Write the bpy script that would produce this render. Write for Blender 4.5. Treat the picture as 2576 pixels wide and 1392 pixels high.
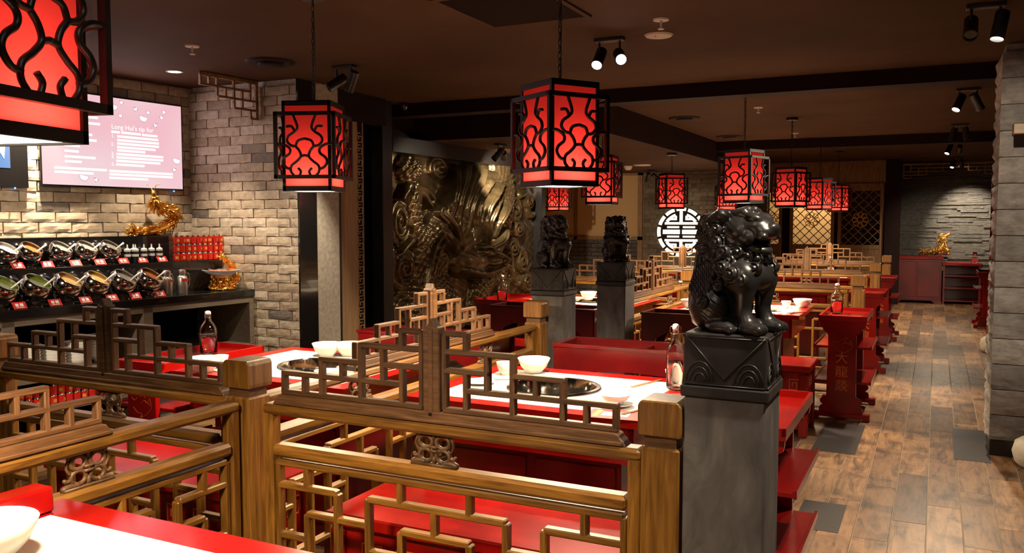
import bpy, bmesh, math, random
import numpy as np
from mathutils import Matrix, Vector, Quaternion
R = math.radians
random.seed(7); rng = np.random.default_rng(7)
for o in list(bpy.data.objects): bpy.data.objects.remove(o, do_unlink=True)
sc = bpy.context.scene
COL = sc.collection

# ------------------------------------------------------------------ camera, world, exposure
cam = bpy.data.objects.new('camera', bpy.data.cameras.new('camera')); COL.objects.link(cam)
cam.location = (0, 0, 1.5); cam.rotation_euler = (R(90 - 3.722), 0, R(26.389))
cam.data.sensor_width = 36; cam.data.lens = 36 * 2152 / 2576; cam.data.clip_start = .05
sc.camera = cam
w = bpy.data.worlds.new('world'); sc.world = w; w.use_nodes = True
w.node_tree.nodes['Background'].inputs[0].default_value = (.02, .014, .01, 1)
w.node_tree.nodes['Background'].inputs[1].default_value = 0.3
sc.view_settings.view_transform = 'Standard'; sc.view_settings.look = 'None'
sc.view_settings.gamma = 1; sc.view_settings.use_curve_mapping = False
sc.view_settings.exposure = 0.1
WARM = (1, .76, .47); SPOT = (1, .83, .60)

# ------------------------------------------------------------------ materials
MATS = {}
def newmat(n):
    m = bpy.data.materials.new(n); m.use_nodes = True; MATS[n] = m
    nt = m.node_tree; return m, nt, nt.nodes['Principled BSDF']
def setp(b, **k):
    nm = dict(col='Base Color', rough='Roughness', metal='Metallic', coat='Coat Weight', cr='Coat Roughness', spec='Specular IOR Level', trans='Transmission Weight', ior='IOR', em='Emission Color', es='Emission Strength', alpha='Alpha', sub='Subsurface Weight')
    for a, v in k.items():
        if a in ('col', 'em') and len(v) == 3: v = (*v, 1)
        b.inputs[nm[a]].default_value = v
def plain(n, col, **k):
    m, nt, b = newmat(n); setp(b, col=col, **k); return m
def node(nt, t, **k):
    x = nt.nodes.new(t)
    for a, v in k.items(): setattr(x, a, v)
    return x
def ramp(nt, stops):
    r = node(nt, 'ShaderNodeValToRGB'); e = r.color_ramp.elements
    while len(e) < len(stops): e.new(.5)
    for i, (p, c) in enumerate(stops): e[i].position = p; e[i].color = (*c, 1)
    return r
def mixc(nt, f, a, b, mode='MIX'):
    m = node(nt, 'ShaderNodeMix', data_type='RGBA', blend_type=mode)
    for i, v in ((0, f), (6, a), (7, b)):
        if hasattr(v, 'links'): nt.links.new(v, m.inputs[i])
        else: m.inputs[i].default_value = v if i == 0 else (*v, 1)
    return m.outputs[2]
def coords(nt, scale=(1, 1, 1), rand=True, kind='Object'):
    tc = node(nt, 'ShaderNodeTexCoord'); mp = node(nt, 'ShaderNodeMapping'); mp.inputs['Scale'].default_value = scale
    nt.links.new(tc.outputs[kind], mp.inputs['Vector'])
    if rand:
        oi = node(nt, 'ShaderNodeObjectInfo'); ml = node(nt, 'ShaderNodeMath', operation='MULTIPLY'); ml.inputs[1].default_value = 37
        nt.links.new(oi.outputs['Random'], ml.inputs[0]); nt.links.new(ml.outputs[0], mp.inputs['Location'])
    return mp.outputs[0]
def noise(nt, vec, scale, detail=4, rough=.55, dist=0):
    n = node(nt, 'ShaderNodeTexNoise'); n.inputs['Scale'].default_value = scale; n.inputs['Detail'].default_value = detail
    n.inputs['Roughness'].default_value = rough; n.inputs['Distortion'].default_value = dist
    if vec is not None: nt.links.new(vec, n.inputs['Vector'])
    return n.outputs['Fac']
def bump(nt, b, h, s=.2, d=.01):
    bp = node(nt, 'ShaderNodeBump'); bp.inputs['Strength'].default_value = s; bp.inputs['Distance'].default_value = d
    nt.links.new(h, bp.inputs['Height']); nt.links.new(bp.outputs[0], b.inputs['Normal'])
def noisy(n, stops, scale=8, vs=(1, 1, 1), rough=.6, bs=0, bd=.01, rand=True, objvar=0, detail=5, dist=0, **k):
    m, nt, b = newmat(n); v = coords(nt, vs, rand); f = noise(nt, v, scale, detail, dist=dist); r = ramp(nt, stops)
    nt.links.new(f, r.inputs[0]); c = r.outputs[0]
    if objvar:
        oi = node(nt, 'ShaderNodeObjectInfo'); mr = node(nt, 'ShaderNodeMapRange'); mr.inputs[3].default_value = 1 - objvar; mr.inputs[4].default_value = 1 + objvar
        nt.links.new(oi.outputs['Random'], mr.inputs[0]); hv = node(nt, 'ShaderNodeHueSaturation'); nt.links.new(mr.outputs[0], hv.inputs['Value']); nt.links.new(c, hv.inputs['Color']); c = hv.outputs[0]
    nt.links.new(c, b.inputs['Base Color']); setp(b, rough=rough, **k)
    if bs: bump(nt, b, f, bs, bd)
    return m
def emis(n, col, s):
    m, nt, b = newmat(n); setp(b, col=(.02, .02, .02), em=col, es=s, rough=.5); return m

noisy('wood', [(.25, (.075, .028, .004)), (.5, (.185, .080, .011)), (.72, (.285, .132, .022))], 5, (1.2, 14, 14), .42, .12, .004, objvar=.25, coat=.25, cr=.3, dist=.6)
noisy('wood_post', [(.25, (.085, .032, .005)), (.5, (.20, .088, .014)), (.72, (.30, .142, .027))], 5, (14, 14, 1.0), .42, .12, .004, objvar=.2, coat=.2, cr=.3, dist=.6)
noisy('wood_dark', [(.25, (.045, .019, .007)), (.5, (.10, .046, .018)), (.75, (.165, .082, .035))], 6, (1.2, 14, 14), .5, .2, .004, objvar=.25, dist=.6)
noisy('wood_carved', [(.3, (.05, .024, .01)), (.7, (.15, .075, .032))], 22, (1, 1, 1), .5, .15, .004)
noisy('wood_pale', [(.3, (.23, .13, .06)), (.7, (.36, .22, .11))], 4, (14, 14, .8), .5, .1, .003)
noisy('wood_far', [(.3, (.14, .068, .024)), (.7, (.29, .15, .055))], 6, (8, 8, 1), .5)
noisy('lacquer', [(.35, (.17, .002, .002)), (.62, (.30, .0045, .003)), (.85, (.38, .008, .004))], 3, (1, 1, 1), .25, .02, .004, rand=True, coat=.2, cr=.12, spec=.35)
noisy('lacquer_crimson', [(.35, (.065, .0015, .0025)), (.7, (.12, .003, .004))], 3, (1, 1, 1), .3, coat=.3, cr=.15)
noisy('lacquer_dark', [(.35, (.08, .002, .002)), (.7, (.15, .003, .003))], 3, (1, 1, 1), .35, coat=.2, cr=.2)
plain('gold_line', (.70, .20, .04), rough=.4, metal=.3)
plain('black_metal', (.012, .010, .010), rough=.42)
plain('black_gloss', (.010, .009, .009), rough=.12, coat=.4)
plain('black_matte', (.010, .004, .003), rough=.8, spec=.15)
plain('frame_black', (.011, .009, .009), rough=.38)
plain('lantern_black', (.006, .004, .004), rough=.45)
plain('porcelain', (.82, .80, .76), rough=.12, coat=.5)
plain('steel', (.62, .60, .57), rough=.10, metal=1)
plain('steel_brushed', (.66, .64, .60), rough=.33, metal=1)
plain('white_plastic', (.78, .76, .72), rough=.4)
plain('white_ceiling_metal', (.62, .55, .50), rough=.5)
plain('glass', (1, 1, 1), rough=.02, trans=1, ior=1.35)
plain('pane_glass', (1, 1, 1), rough=.03, trans=1, ior=1.05)
plain('water', (.95, .9, .9), rough=.0, trans=1, ior=1.33)
plain('cork_white', (.8, .77, .72), rough=.35)
plain('chopstick_wood', (.20, .10, .05), rough=.45)
plain('paper', (.75, .70, .63), rough=.6)
plain('paper_red', (.55, .03, .03), rough=.4)
plain('gold', (.95, .52, .10), rough=.22, metal=1)
plain('gold_flat', (.75, .42, .10), rough=.35, metal=.8)
plain('label_white', (.75, .73, .70), rough=.5)
plain('sauce_dark', (.018, .018, .022), rough=.15)
plain('sauce_green', (.17, .22, .03), rough=.3)
plain('sauce_brown', (.26, .085, .02), rough=.3)
plain('sauce_gold', (.62, .36, .11), rough=.3)
plain('sauce_grey', (.40, .36, .30), rough=.25, metal=.6)
plain('can_red', (.62, .02, .012), rough=.25, coat=.5)
plain('can_print', (.72, .30, .05), rough=.4)
plain('blue_mark', (.03, .12, .5), rough=.3)
plain('fruit_orange', (.8, .18, .03), rough=.35)
plain('crystal', (.85, .85, .95), rough=.05, trans=.7, ior=1.45)
plain('skirt_black', (.012, .010, .012), rough=.25)
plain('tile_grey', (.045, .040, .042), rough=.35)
plain('inlay_white', (.80, .78, .73), rough=.30)
emis('led_blue', (.05, .3, 1), 6)
emis('lamp_white', (1, .93, .82), 25)
emis('diffuser', (1, .86, .66), 7)
emis('sign_white', (1, .90, .66), 1.6)
emis('screen_print', (1, .97, .92), 1.05)
emis('screen_orange', (1, .16, .06), 1.0); emis('screen_teal', (.12, .80, .55), 1.0); emis('screen_blue', (.02, .22, .62), 1.0)
emis('screen_off', (.01, .008, .008), .3)
emis('screen_line', (.55, .18, .38), .8)

m, nt, b = newmat('screen_pink'); setp(b, col=(.02, .02, .02), rough=.3)
v = coords(nt, (1, 1, 1), False); f = noise(nt, v, 1.3, 1); r = ramp(nt, [(.35, (.98, .52, .60)), (.65, (.98, .72, .76))]); nt.links.new(f, r.inputs[0]); nt.links.new(r.outputs[0], b.inputs['Emission Color']); setp(b, es=.85)

# ceiling, painted dark brown with faint roller marks
noisy('ceiling_paint', [(.3, (.046, .0195, .0085)), (.7, (.070, .031, .0135))], 1.2, (1, 1, 1), .85, rand=False, spec=.12)
noisy('beam_paint', [(.3, (.012, .0035, .003)), (.7, (.016, .005, .004))], 3, (1, 1, 1), .7, rand=False, spec=.15)
noisy('stone_grey', [(.28, (.055, .050, .052)), (.5, (.115, .105, .106)), (.75, (.20, .185, .18))], 9, (1, 1, .5), .62, .35, .006, rand=True, dist=1.2, detail=8)
noisy('stone_black', [(.3, (.010, .009, .010)), (.7, (.026, .024, .025))], 18, (1, 1, 1), .33, .05, .003, rand=False, coat=.12, cr=.25)
noisy('stone_black_rough', [(.3, (.013, .012, .013)), (.7, (.035, .032, .032))], 16, (1, 1, 1), .38, .25, .004, rand=False)
noisy('mortar', [(.3, (.30, .26, .21)), (.7, (.46, .41, .34))], 30, (1, 1, 1), .85, .3, .006)
noisy('pillar_mortar', [(.3, (.16, .15, .14)), (.7, (.26, .24, .22))], 30, (1, 1, 1), .85)
noisy('slate', [(.25, (.034, .031, .028)), (.5, (.075, .069, .062)), (.8, (.16, .148, .132))], 9, (1.5, 1.5, 9), .6, .7, .02, rand=False, detail=8, spec=.3)
noisy('terrazzo_base', [(.35, (.16, .145, .115)), (.65, (.24, .22, .175))], 14, (1, 1, 1), .3, rand=True)
plain('plaster', (.46, .30, .14), rough=.85)
noisy('bronze', [(.3, (.07, .047, .022)), (.6, (.16, .115, .058)), (.85, (.30, .22, .12))], 7, (1, 1, 1), .30, .12, .004, rand=False, metal=.75)
noisy('fretwood', [(.3, (.24, .14, .06)), (.7, (.36, .22, .10))], 5, (6, 6, 1), .5)
noisy('white_stone', [(.3, (.52, .46, .38)), (.7, (.74, .68, .58))], 14, (1, 1, 1), .6, .2, .004)

# brick: per-object tint, rough face
m, nt, b = newmat('brick'); oi = node(nt, 'ShaderNodeObjectInfo')
r = ramp(nt, [(0, (.17, .145, .125)), (.06, (.22, .185, .16)), (.09, (.38, .295, .215)), (.45, (.46, .37, .275)), (.75, (.53, .445, .345)), (1, (.58, .505, .41))]); nt.links.new(oi.outputs['Random'], r.inputs[0])
v = coords(nt); f = noise(nt, v, 22, 6); c2 = ramp(nt, [(.3, (.70, .68, .66)), (.7, (1.08, 1.06, 1.02))]); nt.links.new(f, c2.inputs[0])
nt.links.new(mixc(nt, 1.0, r.outputs[0], c2.outputs[0], 'MULTIPLY'), b.inputs['Base Color']); setp(b, rough=.85); bump(nt, b, f, .35, .008)
# pillar stone
m, nt, b = newmat('pillar_stone'); oi = node(nt, 'ShaderNodeObjectInfo')
r = ramp(nt, [(0, (.26, .25, .25)), (.5, (.36, .345, .34)), (1, (.46, .44, .425))]); nt.links.new(oi.outputs['Random'], r.inputs[0])
v = coords(nt, (1, 1, 2.2)); f = noise(nt, v, 9, 8, .65); c2 = ramp(nt, [(.3, (.5, .49, .48)), (.7, (1.25, 1.22, 1.18))]); nt.links.new(f, c2.inputs[0])
nt.links.new(mixc(nt, 1.0, r.outputs[0], c2.outputs[0], 'MULTIPLY'), b.inputs['Base Color']); setp(b, rough=.75); bump(nt, b, f, .8, .03)
# terrazzo tile with pale chips
m, nt, b = newmat('terrazzo'); v = coords(nt, (1, 1, 1), True); vo = node(nt, 'ShaderNodeTexVoronoi'); vo.inputs['Scale'].default_value = 30; nt.links.new(v, vo.inputs['Vector'])
r = ramp(nt, [(.12, (.52, .48, .40)), (.28, (.19, .17, .135))]); nt.links.new(vo.outputs['Distance'], r.inputs[0]); f = noise(nt, v, 8, 5); r2 = ramp(nt, [(.35, (.17, .155, .12)), (.7, (.27, .245, .195))]); nt.links.new(f, r2.inputs[0])
f2 = noise(nt, v, 11, 2); r3 = ramp(nt, [(.46, (0, 0, 0)), (.60, (1, 1, 1))]); nt.links.new(f2, r3.inputs[0])
nt.links.new(mixc(nt, r3.outputs[0], r2.outputs[0], r.outputs[0]), b.inputs['Base Color']); setp(b, rough=.28)
# floor plank
m, nt, b = newmat('plank'); v = coords(nt, (1, 1, 1), True); g = node(nt, 'ShaderNodeNewGeometry'); oi = node(nt, 'ShaderNodeObjectInfo')
ad = node(nt, 'ShaderNodeMath', operation='ADD'); nt.links.new(g.outputs['Random Per Island'], ad.inputs[0]); nt.links.new(oi.outputs['Random'], ad.inputs[1]); fr = node(nt, 'ShaderNodeMath', operation='FRACT'); nt.links.new(ad.outputs[0], fr.inputs[0])
r = ramp(nt, [(0, (.10, .055, .034)), (.25, (.19, .102, .053)), (.6, (.27, .145, .070)), (1, (.36, .20, .100))]); nt.links.new(fr.outputs[0], r.inputs[0])
mp = node(nt, 'ShaderNodeMapping'); mp.inputs['Scale'].default_value = (9, 1.3, 4); nt.links.new(v, mp.inputs['Vector']); f = noise(nt, mp.outputs[0], 2.2, 8, .6, 1.4); c2 = ramp(nt, [(.30, (.30, .26, .24)), (.5, (.95, .93, .9)), (.72, (1.35, 1.3, 1.2))]); nt.links.new(f, c2.inputs[0])
f3 = noise(nt, v, 5, 3); c3 = ramp(nt, [(.30, (.36, .32, .32)), (.48, (1, 1, 1))]); nt.links.new(f3, c3.inputs[0])
nt.links.new(mixc(nt, 1, mixc(nt, 1.0, r.outputs[0], c2.outputs[0], 'MULTIPLY'), c3.outputs[0], 'MULTIPLY'), b.inputs['Base Color']); setp(b, rough=.40); bump(nt, b, f, .08, .003)
plain('grout', (.42, .35, .26), rough=.8)
# lantern shade: translucent red silk
m, nt, b = newmat('lantern_silk'); nt.nodes.remove(b); tr = node(nt, 'ShaderNodeBsdfTranslucent'); tr.inputs[0].default_value = (.95, .060, .052, 1); df = node(nt, 'ShaderNodeBsdfDiffuse'); df.inputs[0].default_value = (.5, .01, .012, 1)
mx = node(nt, 'ShaderNodeMixShader'); mx.inputs[0].default_value = .3; nt.links.new(tr.outputs[0], mx.inputs[1]); nt.links.new(df.outputs[0], mx.inputs[2]); nt.links.new(mx.outputs[0], nt.nodes['Material Output'].inputs[0])

def M(n): return MATS[n]

# ------------------------------------------------------------------ mesh helpers
class MB:
    def __init__(s): s.v = []; s.f = []; s.mi = []
    def add(s, vs, fs, mi=0):
        n = len(s.v); s.v += [tuple(p) for p in vs]; s.f += [tuple(i + n for i in f) for f in fs]; s.mi += [mi] * len(fs); return s
    def box(s, x0, x1, y0, y1, z0, z1, mi=0):
        return s.add([(x0, y0, z0), (x1, y0, z0), (x1, y1, z0), (x0, y1, z0), (x0, y0, z1), (x1, y0, z1), (x1, y1, z1), (x0, y1, z1)],
                     [(0, 3, 2, 1), (4, 5, 6, 7), (0, 1, 5, 4), (1, 2, 6, 5), (2, 3, 7, 6), (3, 0, 4, 7)], mi)
    def prism(s, poly, a, b, axis='y', mi=0):
        n = len(poly)
        def P(u, v, t): return (u, t, v) if axis == 'y' else ((t, u, v) if axis == 'x' else (u, v, t))
        vs = [P(u, v, a) for u, v in poly] + [P(u, v, b) for u, v in poly]
        return s.add(vs, [tuple(range(n)), tuple(range(2 * n - 1, n - 1, -1))] + [(i, n + i, n + (i + 1) % n, (i + 1) % n) for i in range(n)], mi)
    def lathe(s, prof, seg=24, c=(0, 0, 0), mi=0, mat=None, cap0=False, cap1=False):
        vs = []; fs = []
        for r, z in prof:
            for k in range(seg):
                a = 2 * math.pi * k / seg; p = Vector((r * math.cos(a), r * math.sin(a), z))
                if mat is not None: p = mat @ p
                vs.append((p[0] + c[0], p[1] + c[1], p[2] + c[2]))
        for i in range(len(prof) - 1):
            for k in range(seg): fs.append((i * seg + k, i * seg + (k + 1) % seg, (i + 1) * seg + (k + 1) % seg, (i + 1) * seg + k))
        if cap0: fs.append(tuple(range(seg - 1, -1, -1)))
        if cap1: n = (len(prof) - 1) * seg; fs.append(tuple(range(n, n + seg)))
        return s.add(vs, fs, mi)
    def tube(s, pts, rad, seg=8, closed=False, mi=0, flat=1.0):
        P = [Vector(p) for p in pts]; n = len(P)
        rads = rad if isinstance(rad, (list, tuple)) else [rad] * n
        T = [((P[(i + 1) % n] - P[i - 1]) if closed else (P[min(i + 1, n - 1)] - P[max(i - 1, 0)])).normalized() for i in range(n)]
        u = T[0].orthogonal().normalized(); vs = []; fs = []
        for i in range(n):
            u = (u - T[i] * u.dot(T[i])); u = u.normalized() if u.length > 1e-6 else T[i].orthogonal().normalized(); w_ = T[i].cross(u)
            for k in range(seg):
                a = 2 * math.pi * k / seg; vs.append(P[i] + u * math.cos(a) * rads[i] + w_ * math.sin(a) * rads[i] * flat)
        for i in range(n if closed else n - 1):
            j = (i + 1) % n
            for k in range(seg): fs.append((i * seg + k, i * seg + (k + 1) % seg, j * seg + (k + 1) % seg, j * seg + k))
        if not closed: fs.append(tuple(range(seg - 1, -1, -1))); fs.append(tuple(range((n - 1) * seg, n * seg)))
        return s.add(vs, fs, mi)
    def ball(s, c, r, seg=12, rings=7, mi=0):
        r = r if isinstance(r, (list, tuple)) else (r, r, r); vs = []; fs = []
        for i in range(rings + 1):
            t = math.pi * i / rings
            for k in range(seg):
                a = 2 * math.pi * k / seg; vs.append((c[0] + r[0] * math.sin(t) * math.cos(a), c[1] + r[1] * math.sin(t) * math.sin(a), c[2] - r[2] * math.cos(t)))
        for i in range(rings):
            for k in range(seg): fs.append((i * seg + k, i * seg + (k + 1) % seg, (i + 1) * seg + (k + 1) % seg, (i + 1) * seg + k))
        return s.add(vs, fs, mi)
    def mesh(s, name, mats, smooth=False, bevel=0, xf=None, auto=False):
        me = bpy.data.meshes.new(name); vs = s.v if xf is None else [xf(*p) for p in s.v]
        me.from_pydata(vs, [], s.f); mats = mats if isinstance(mats, (list, tuple)) else [mats]
        for m_ in mats: me.materials.append(M(m_))
        if len(mats) > 1: me.polygons.foreach_set('material_index', s.mi)
        if bevel:
            bm = bmesh.new(); bm.from_mesh(me); bmesh.ops.remove_doubles(bm, verts=bm.verts, dist=1e-6)
            bmesh.ops.bevel(bm, geom=list(bm.edges), offset=bevel, segments=1, affect='EDGES', clamp_overlap=True); bm.to_mesh(me); bm.free()
        if smooth or auto: me.polygons.foreach_set('use_smooth', [True] * len(me.polygons))
        if auto:
            me.update(); me.set_sharp_from_angle(angle=R(38))
        me.update(); return me
    def build(s, name, mats, parent=None, loc=(0, 0, 0), rot=(0, 0, 0), **k):
        return O(name, s.mesh(name, mats, **k), parent, loc, rot)
def O(name, me, parent=None, loc=(0, 0, 0), rot=(0, 0, 0), scale=None):
    o = bpy.data.objects.new(name, me); COL.objects.link(o); o.parent = parent; o.location = loc; o.rotation_euler = rot
    if scale: o.scale = scale
    return o
def tag(o, label=None, cat=None, group=None, kind=None):
    if label: o['label'] = label
    if cat: o['category'] = cat
    if group: o['group'] = group
    if kind: o['kind'] = kind
    return o
def thing(name, label, cat, loc=(0, 0, 0), rz=0, group=None):
    return tag(O(name, None, None, loc, (0, 0, rz)), label, cat, group)
def struct(o): o['kind'] = 'structure'; return o
def copy_tree(o, parent=None, loc=None, rz=None, label=None):
    c = o.copy(); COL.objects.link(c); c.parent = parent
    for ch in list(o.children): copy_tree(ch, c)
    if loc is not None: c.location = loc
    if rz is not None: c.rotation_euler = (0, 0, rz)
    if label: c['label'] = label
    return c
_bars = {}
def bar(parent, name, a, b, w_, d_, mat='wood', bev=.18):
    """straight square-section member from a to b in the local XZ plane (or any direction)"""
    a = Vector(a); b = Vector(b); L = (b - a).length; key = (round(L, 3), w_, d_, mat)
    if key not in _bars:
        _bars[key] = MB().box(-L / 2, L / 2, -d_ / 2, d_ / 2, -w_ / 2, w_ / 2).mesh(name, mat, bevel=min(w_, d_) * bev)
    t = (b - a).normalized()
    if abs(t.z) > .99: rot = (0, -math.pi / 2, 0)
    else: rot = (0, -math.asin(t.z), math.atan2(t.y, t.x))
    return O(name, _bars[key], parent, (a + b) / 2, rot)
def catmull(pts, n=8, closed=False):
    P = [np.array(p, float) for p in pts]; out = []; N = len(P)
    for i in range(N if closed else N - 1):
        p0 = P[i - 1] if (i > 0 or closed) else P[0] * 2 - P[1]; p1 = P[i]; p2 = P[(i + 1) % N]
        p3 = P[(i + 2) % N] if (closed or i + 2 < N) else p2 * 2 - p1
        for k in range(n):
            t = k / n; out.append(tuple(.5 * (2 * p1 + (p2 - p0) * t + (2 * p0 - 5 * p1 + 4 * p2 - p3) * t * t + (3 * p1 - p0 - 3 * p2 + p3) * t ** 3)))
    if not closed: out.append(tuple(P[-1]))
    return out
def text_mesh(s, size, depth, mat, align='CENTER'):
    cu = bpy.data.curves.new('lettering', 'FONT'); cu.body = s; cu.size = size; cu.extrude = depth; cu.align_x = align; cu.align_y = 'CENTER'; cu.resolution_u = 3
    o = bpy.data.objects.new('t', cu); COL.objects.link(o); dg = bpy.context.evaluated_depsgraph_get(); me = bpy.data.meshes.new_from_object(o.evaluated_get(dg))
    bpy.data.objects.remove(o, do_unlink=True); me.materials.clear(); me.materials.append(M(mat)); me.name = 'lettering'; return me
def surface_nets(D, org, h):
    """iso-surface of a sampled distance field D (nx,ny,nz) -> verts, quads"""
    S = D < 0; nx, ny, nz = D.shape
    cnt = np.zeros((nx - 1, ny - 1, nz - 1)); pos = np.zeros((nx - 1, ny - 1, nz - 1, 3))
    off = [(i, j, k) for i in (0, 1) for j in (0, 1) for k in (0, 1)]
    def sub(A, o): return A[o[0]:nx - 1 + o[0], o[1]:ny - 1 + o[1], o[2]:nz - 1 + o[2]]
    for a in off:
        for ax in range(3):
            if a[ax] == 0:
                b_ = tuple(a[q] + (q == ax) for q in range(3)); da = sub(D, a); db = sub(D, b_); cr = (da < 0) != (db < 0)
                t = np.where(cr, da / np.where(cr, da - db, 1), 0); cnt += cr
                for q in range(3): pos[..., q] += np.where(cr, a[q] + (t if q == ax else 0), 0)
    act = cnt > 0; idx = -np.ones(act.shape, int); idx[act] = np.arange(act.sum()); ii = np.argwhere(act)
    V = (ii + pos[act] / cnt[act][:, None]) * h + np.array(org); F = []
    for ax in range(3):
        A = [0, 0, 0]; sl0 = [slice(None)] * 3; sl1 = [slice(None)] * 3; sl0[ax] = slice(0, -1); sl1[ax] = slice(1, None)
        cr = S[tuple(sl0)] != S[tuple(sl1)]; e = np.argwhere(cr); u, w_ = [(1, 2), (2, 0), (0, 1)][ax]
        e = e[(e[:, u] > 0) & (e[:, w_] > 0) & (e[:, u] < D.shape[u] - 1) & (e[:, w_] < D.shape[w_] - 1)]
        s0 = S[tuple(e.T)]; q = []
        for du, dw in ((0, 0), (-1, 0), (-1, -1), (0, -1)):
            c = e.copy(); c[:, u] += du; c[:, w_] += dw; q.append(idx[tuple(c.T)])
        q = np.stack(q, 1); q[~s0] = q[~s0][:, ::-1]; F.append(q)
    return V, np.concatenate(F)
def np_mesh(name, V, F, mat, smooth=True):
    me = bpy.data.meshes.new(name); me.from_pydata(V.tolist(), [], F.tolist()); me.materials.append(M(mat))
    if smooth: me.polygons.foreach_set('use_smooth', [True] * len(me.polygons))
    me.update(); return me
def light(kind, name, loc, power, col=WARM, parent=None, size=.1, target=None, angle=50, blend=.5, rot=None, spread=math.pi):
    L = bpy.data.lights.new(name, kind); L.energy = power; L.color = col
    if kind == 'AREA': L.shape = 'SQUARE'; L.size = size; L.spread = spread
    else: L.shadow_soft_size = size
    if kind == 'SPOT': L.spot_size = R(angle); L.spot_blend = blend
    o = bpy.data.objects.new(name, L); COL.objects.link(o); o.parent = parent; o.location = loc
    if target is not None: o.rotation_euler = (Vector(target) - Vector(loc)).to_track_quat('-Z', 'Y').to_euler()
    if rot: o.rotation_euler = rot
    return o

# ------------------------------------------------------------------ the setting
CZ = 2.6
# floor
fl = struct(MB().box(-6.8, 2.6, -2, 18.6, -.06, -.004).build('floor', 'grout'))
PW, PL = .1585, .90
pm = MB().box(-PW / 2 + .002, PW / 2 - .002, -PL / 2 + .002, PL / 2 - .002, -.010, 0).mesh('plank', 'plank', bevel=.0012)
cand = []
for i in range(-43, 17):
    x = -.005 + PW * (i + .5)
    offy = (i * .37) % 1 * PL
    for j in range(-3, 21):
        y = j * PL + offy
        if -6.7 < x < 2.5 and -1.9 < y < 18.4:
            # planks that show in the photograph: the aisle on the right first, then what shows through the railings
            sc_ = 0
            if -.95 < x < .75 and y > 4.1: sc_ = 1000 - y
            elif -4.6 < x < -2.1 and 1.2 < y < 6.6: sc_ = 500 - y
            elif -1.9 < x < -.9 and 2.2 < y < 6: sc_ = 300 - y
            cand.append((sc_, x, y))
cand.sort(reverse=True)
rest = MB()
for k, (s_, x, y) in enumerate(cand):
    if k < 300: O('plank', pm, fl, (x, y, 0))
    else: rest.box(x - PW / 2 + .0016, x + PW / 2 - .0016, y - PL / 2 + .0016, y + PL / 2 - .0016, -.010, 0)
tag(rest.build('planks', 'plank', fl), kind='stuff')
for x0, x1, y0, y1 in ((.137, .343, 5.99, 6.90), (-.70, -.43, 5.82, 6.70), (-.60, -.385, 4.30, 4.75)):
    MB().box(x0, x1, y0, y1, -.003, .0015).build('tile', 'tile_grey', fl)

# ceiling
ce = struct(MB().box(-6.8, 2.6, -2, 18.6, CZ, CZ + .1).build('ceiling', 'ceiling_paint'))
LZ = 2.32
struct(MB().box(-6.8, -2.80, 7.55, 14.3, LZ, LZ + .02, 1).box(-6.8, -2.80, 7.53, 7.55, LZ, CZ).box(-2.80, -2.78, 7.53, 12.0, LZ, CZ).build('trim_1', ['beam_paint', 'ceiling_paint']))
struct(MB().box(-2.78, 2.5, 6.85, 7.05, 2.485, CZ).build('trim_2', 'beam_paint'))
struct(MB().box(-6.6, -2.78, 6.85, 7.05, 2.485, CZ).build('trim_3', 'beam_paint'))
struct(MB().box(-2.9, 2.5, 12.04, 12.24, 2.47, CZ).build('trim_4', 'beam_paint'))

# ---- brick builder
def brick_mesh(L, H, D, seed):
    r_ = random.Random(seed); nx, nz = 5, 3; vs = []; fs = []
    for j in range(nz + 1):
        for i in range(nx + 1):
            e = (i in (0, nx)) or (j in (0, nz))
            vs.append((-L / 2 + L * i / nx + (0 if i in (0, nx) else r_.uniform(-.006, .006)), (0 if e else -r_.uniform(.0005, .0032)) - (0 if e else .0005), -H / 2 + H * j / nz + (r_.uniform(-.0035, .0035) if e else 0)))
    W = nx + 1
    for j in range(nz):
        for i in range(nx): fs.append((j * W + i, j * W + i + 1, (j + 1) * W + i + 1, (j + 1) * W + i))
    rim = [i for i in range(W)] + [j * W + nx for j in range(1, nz + 1)] + [nz * W + i for i in range(nx - 1, -1, -1)] + [j * W for j in range(nz - 1, 0, -1)]
    n0 = len(vs); vs += [(vs[i][0], D, vs[i][2]) for i in rim]
    for k in range(len(rim)): k2 = (k + 1) % len(rim); fs.append((rim[k2], rim[k], n0 + k, n0 + k2))
    mb = MB(); mb.add(vs, fs); return mb.mesh('brick', 'brick')
BL, BH = .237, .068
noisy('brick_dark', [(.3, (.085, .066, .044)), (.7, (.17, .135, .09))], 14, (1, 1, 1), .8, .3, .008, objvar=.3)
BRK = [brick_mesh(BL, BH, .016, s) for s in range(7)]
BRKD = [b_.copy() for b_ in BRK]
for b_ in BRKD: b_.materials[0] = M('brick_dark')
def bricks(parent, x0, x1, z0, z1, y=0, course=.0735, seed=1, skip=None, ms=None):
    """running bond on the local XZ face of parent, faces toward -Y"""
    r_ = random.Random(seed); z = z0; row = 0
    while z + course <= z1 + .02:
        x = x0 - (BL + .01) * (.5 if row % 2 else 0) - r_.uniform(0, .03)
        while x < x1:
            a = max(x, x0); b_ = min(x + BL, x1)
            if b_ - a > .03 and not (skip and skip((a + b_) / 2, z)):
                o = O('brick', (ms or BRK)[r_.randrange(7)], parent, ((a + b_) / 2, y + r_.uniform(-.004, .003), z + course / 2), (0, 0, 0), ((b_ - a) / BL, 1, 1))
            x += BL + .010
        z += course; row += 1
# TV wall: local +X runs towards the pier, face looks into the room
BA = Vector((-4.92, 5.25, 0)); bd = Vector((-.0755, -.997, 0)).normalized(); bn = Vector((.997, -.0755, 0)).normalized()
def bpos(s_, off, z): return BA + bd * s_ - bn * off + Vector((0, 0, z))      # s along the buffet away from the pier, off behind its front edge
brz = math.atan2(-bd.y, -bd.x)      # local X of buffet things points to the pier
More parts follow.
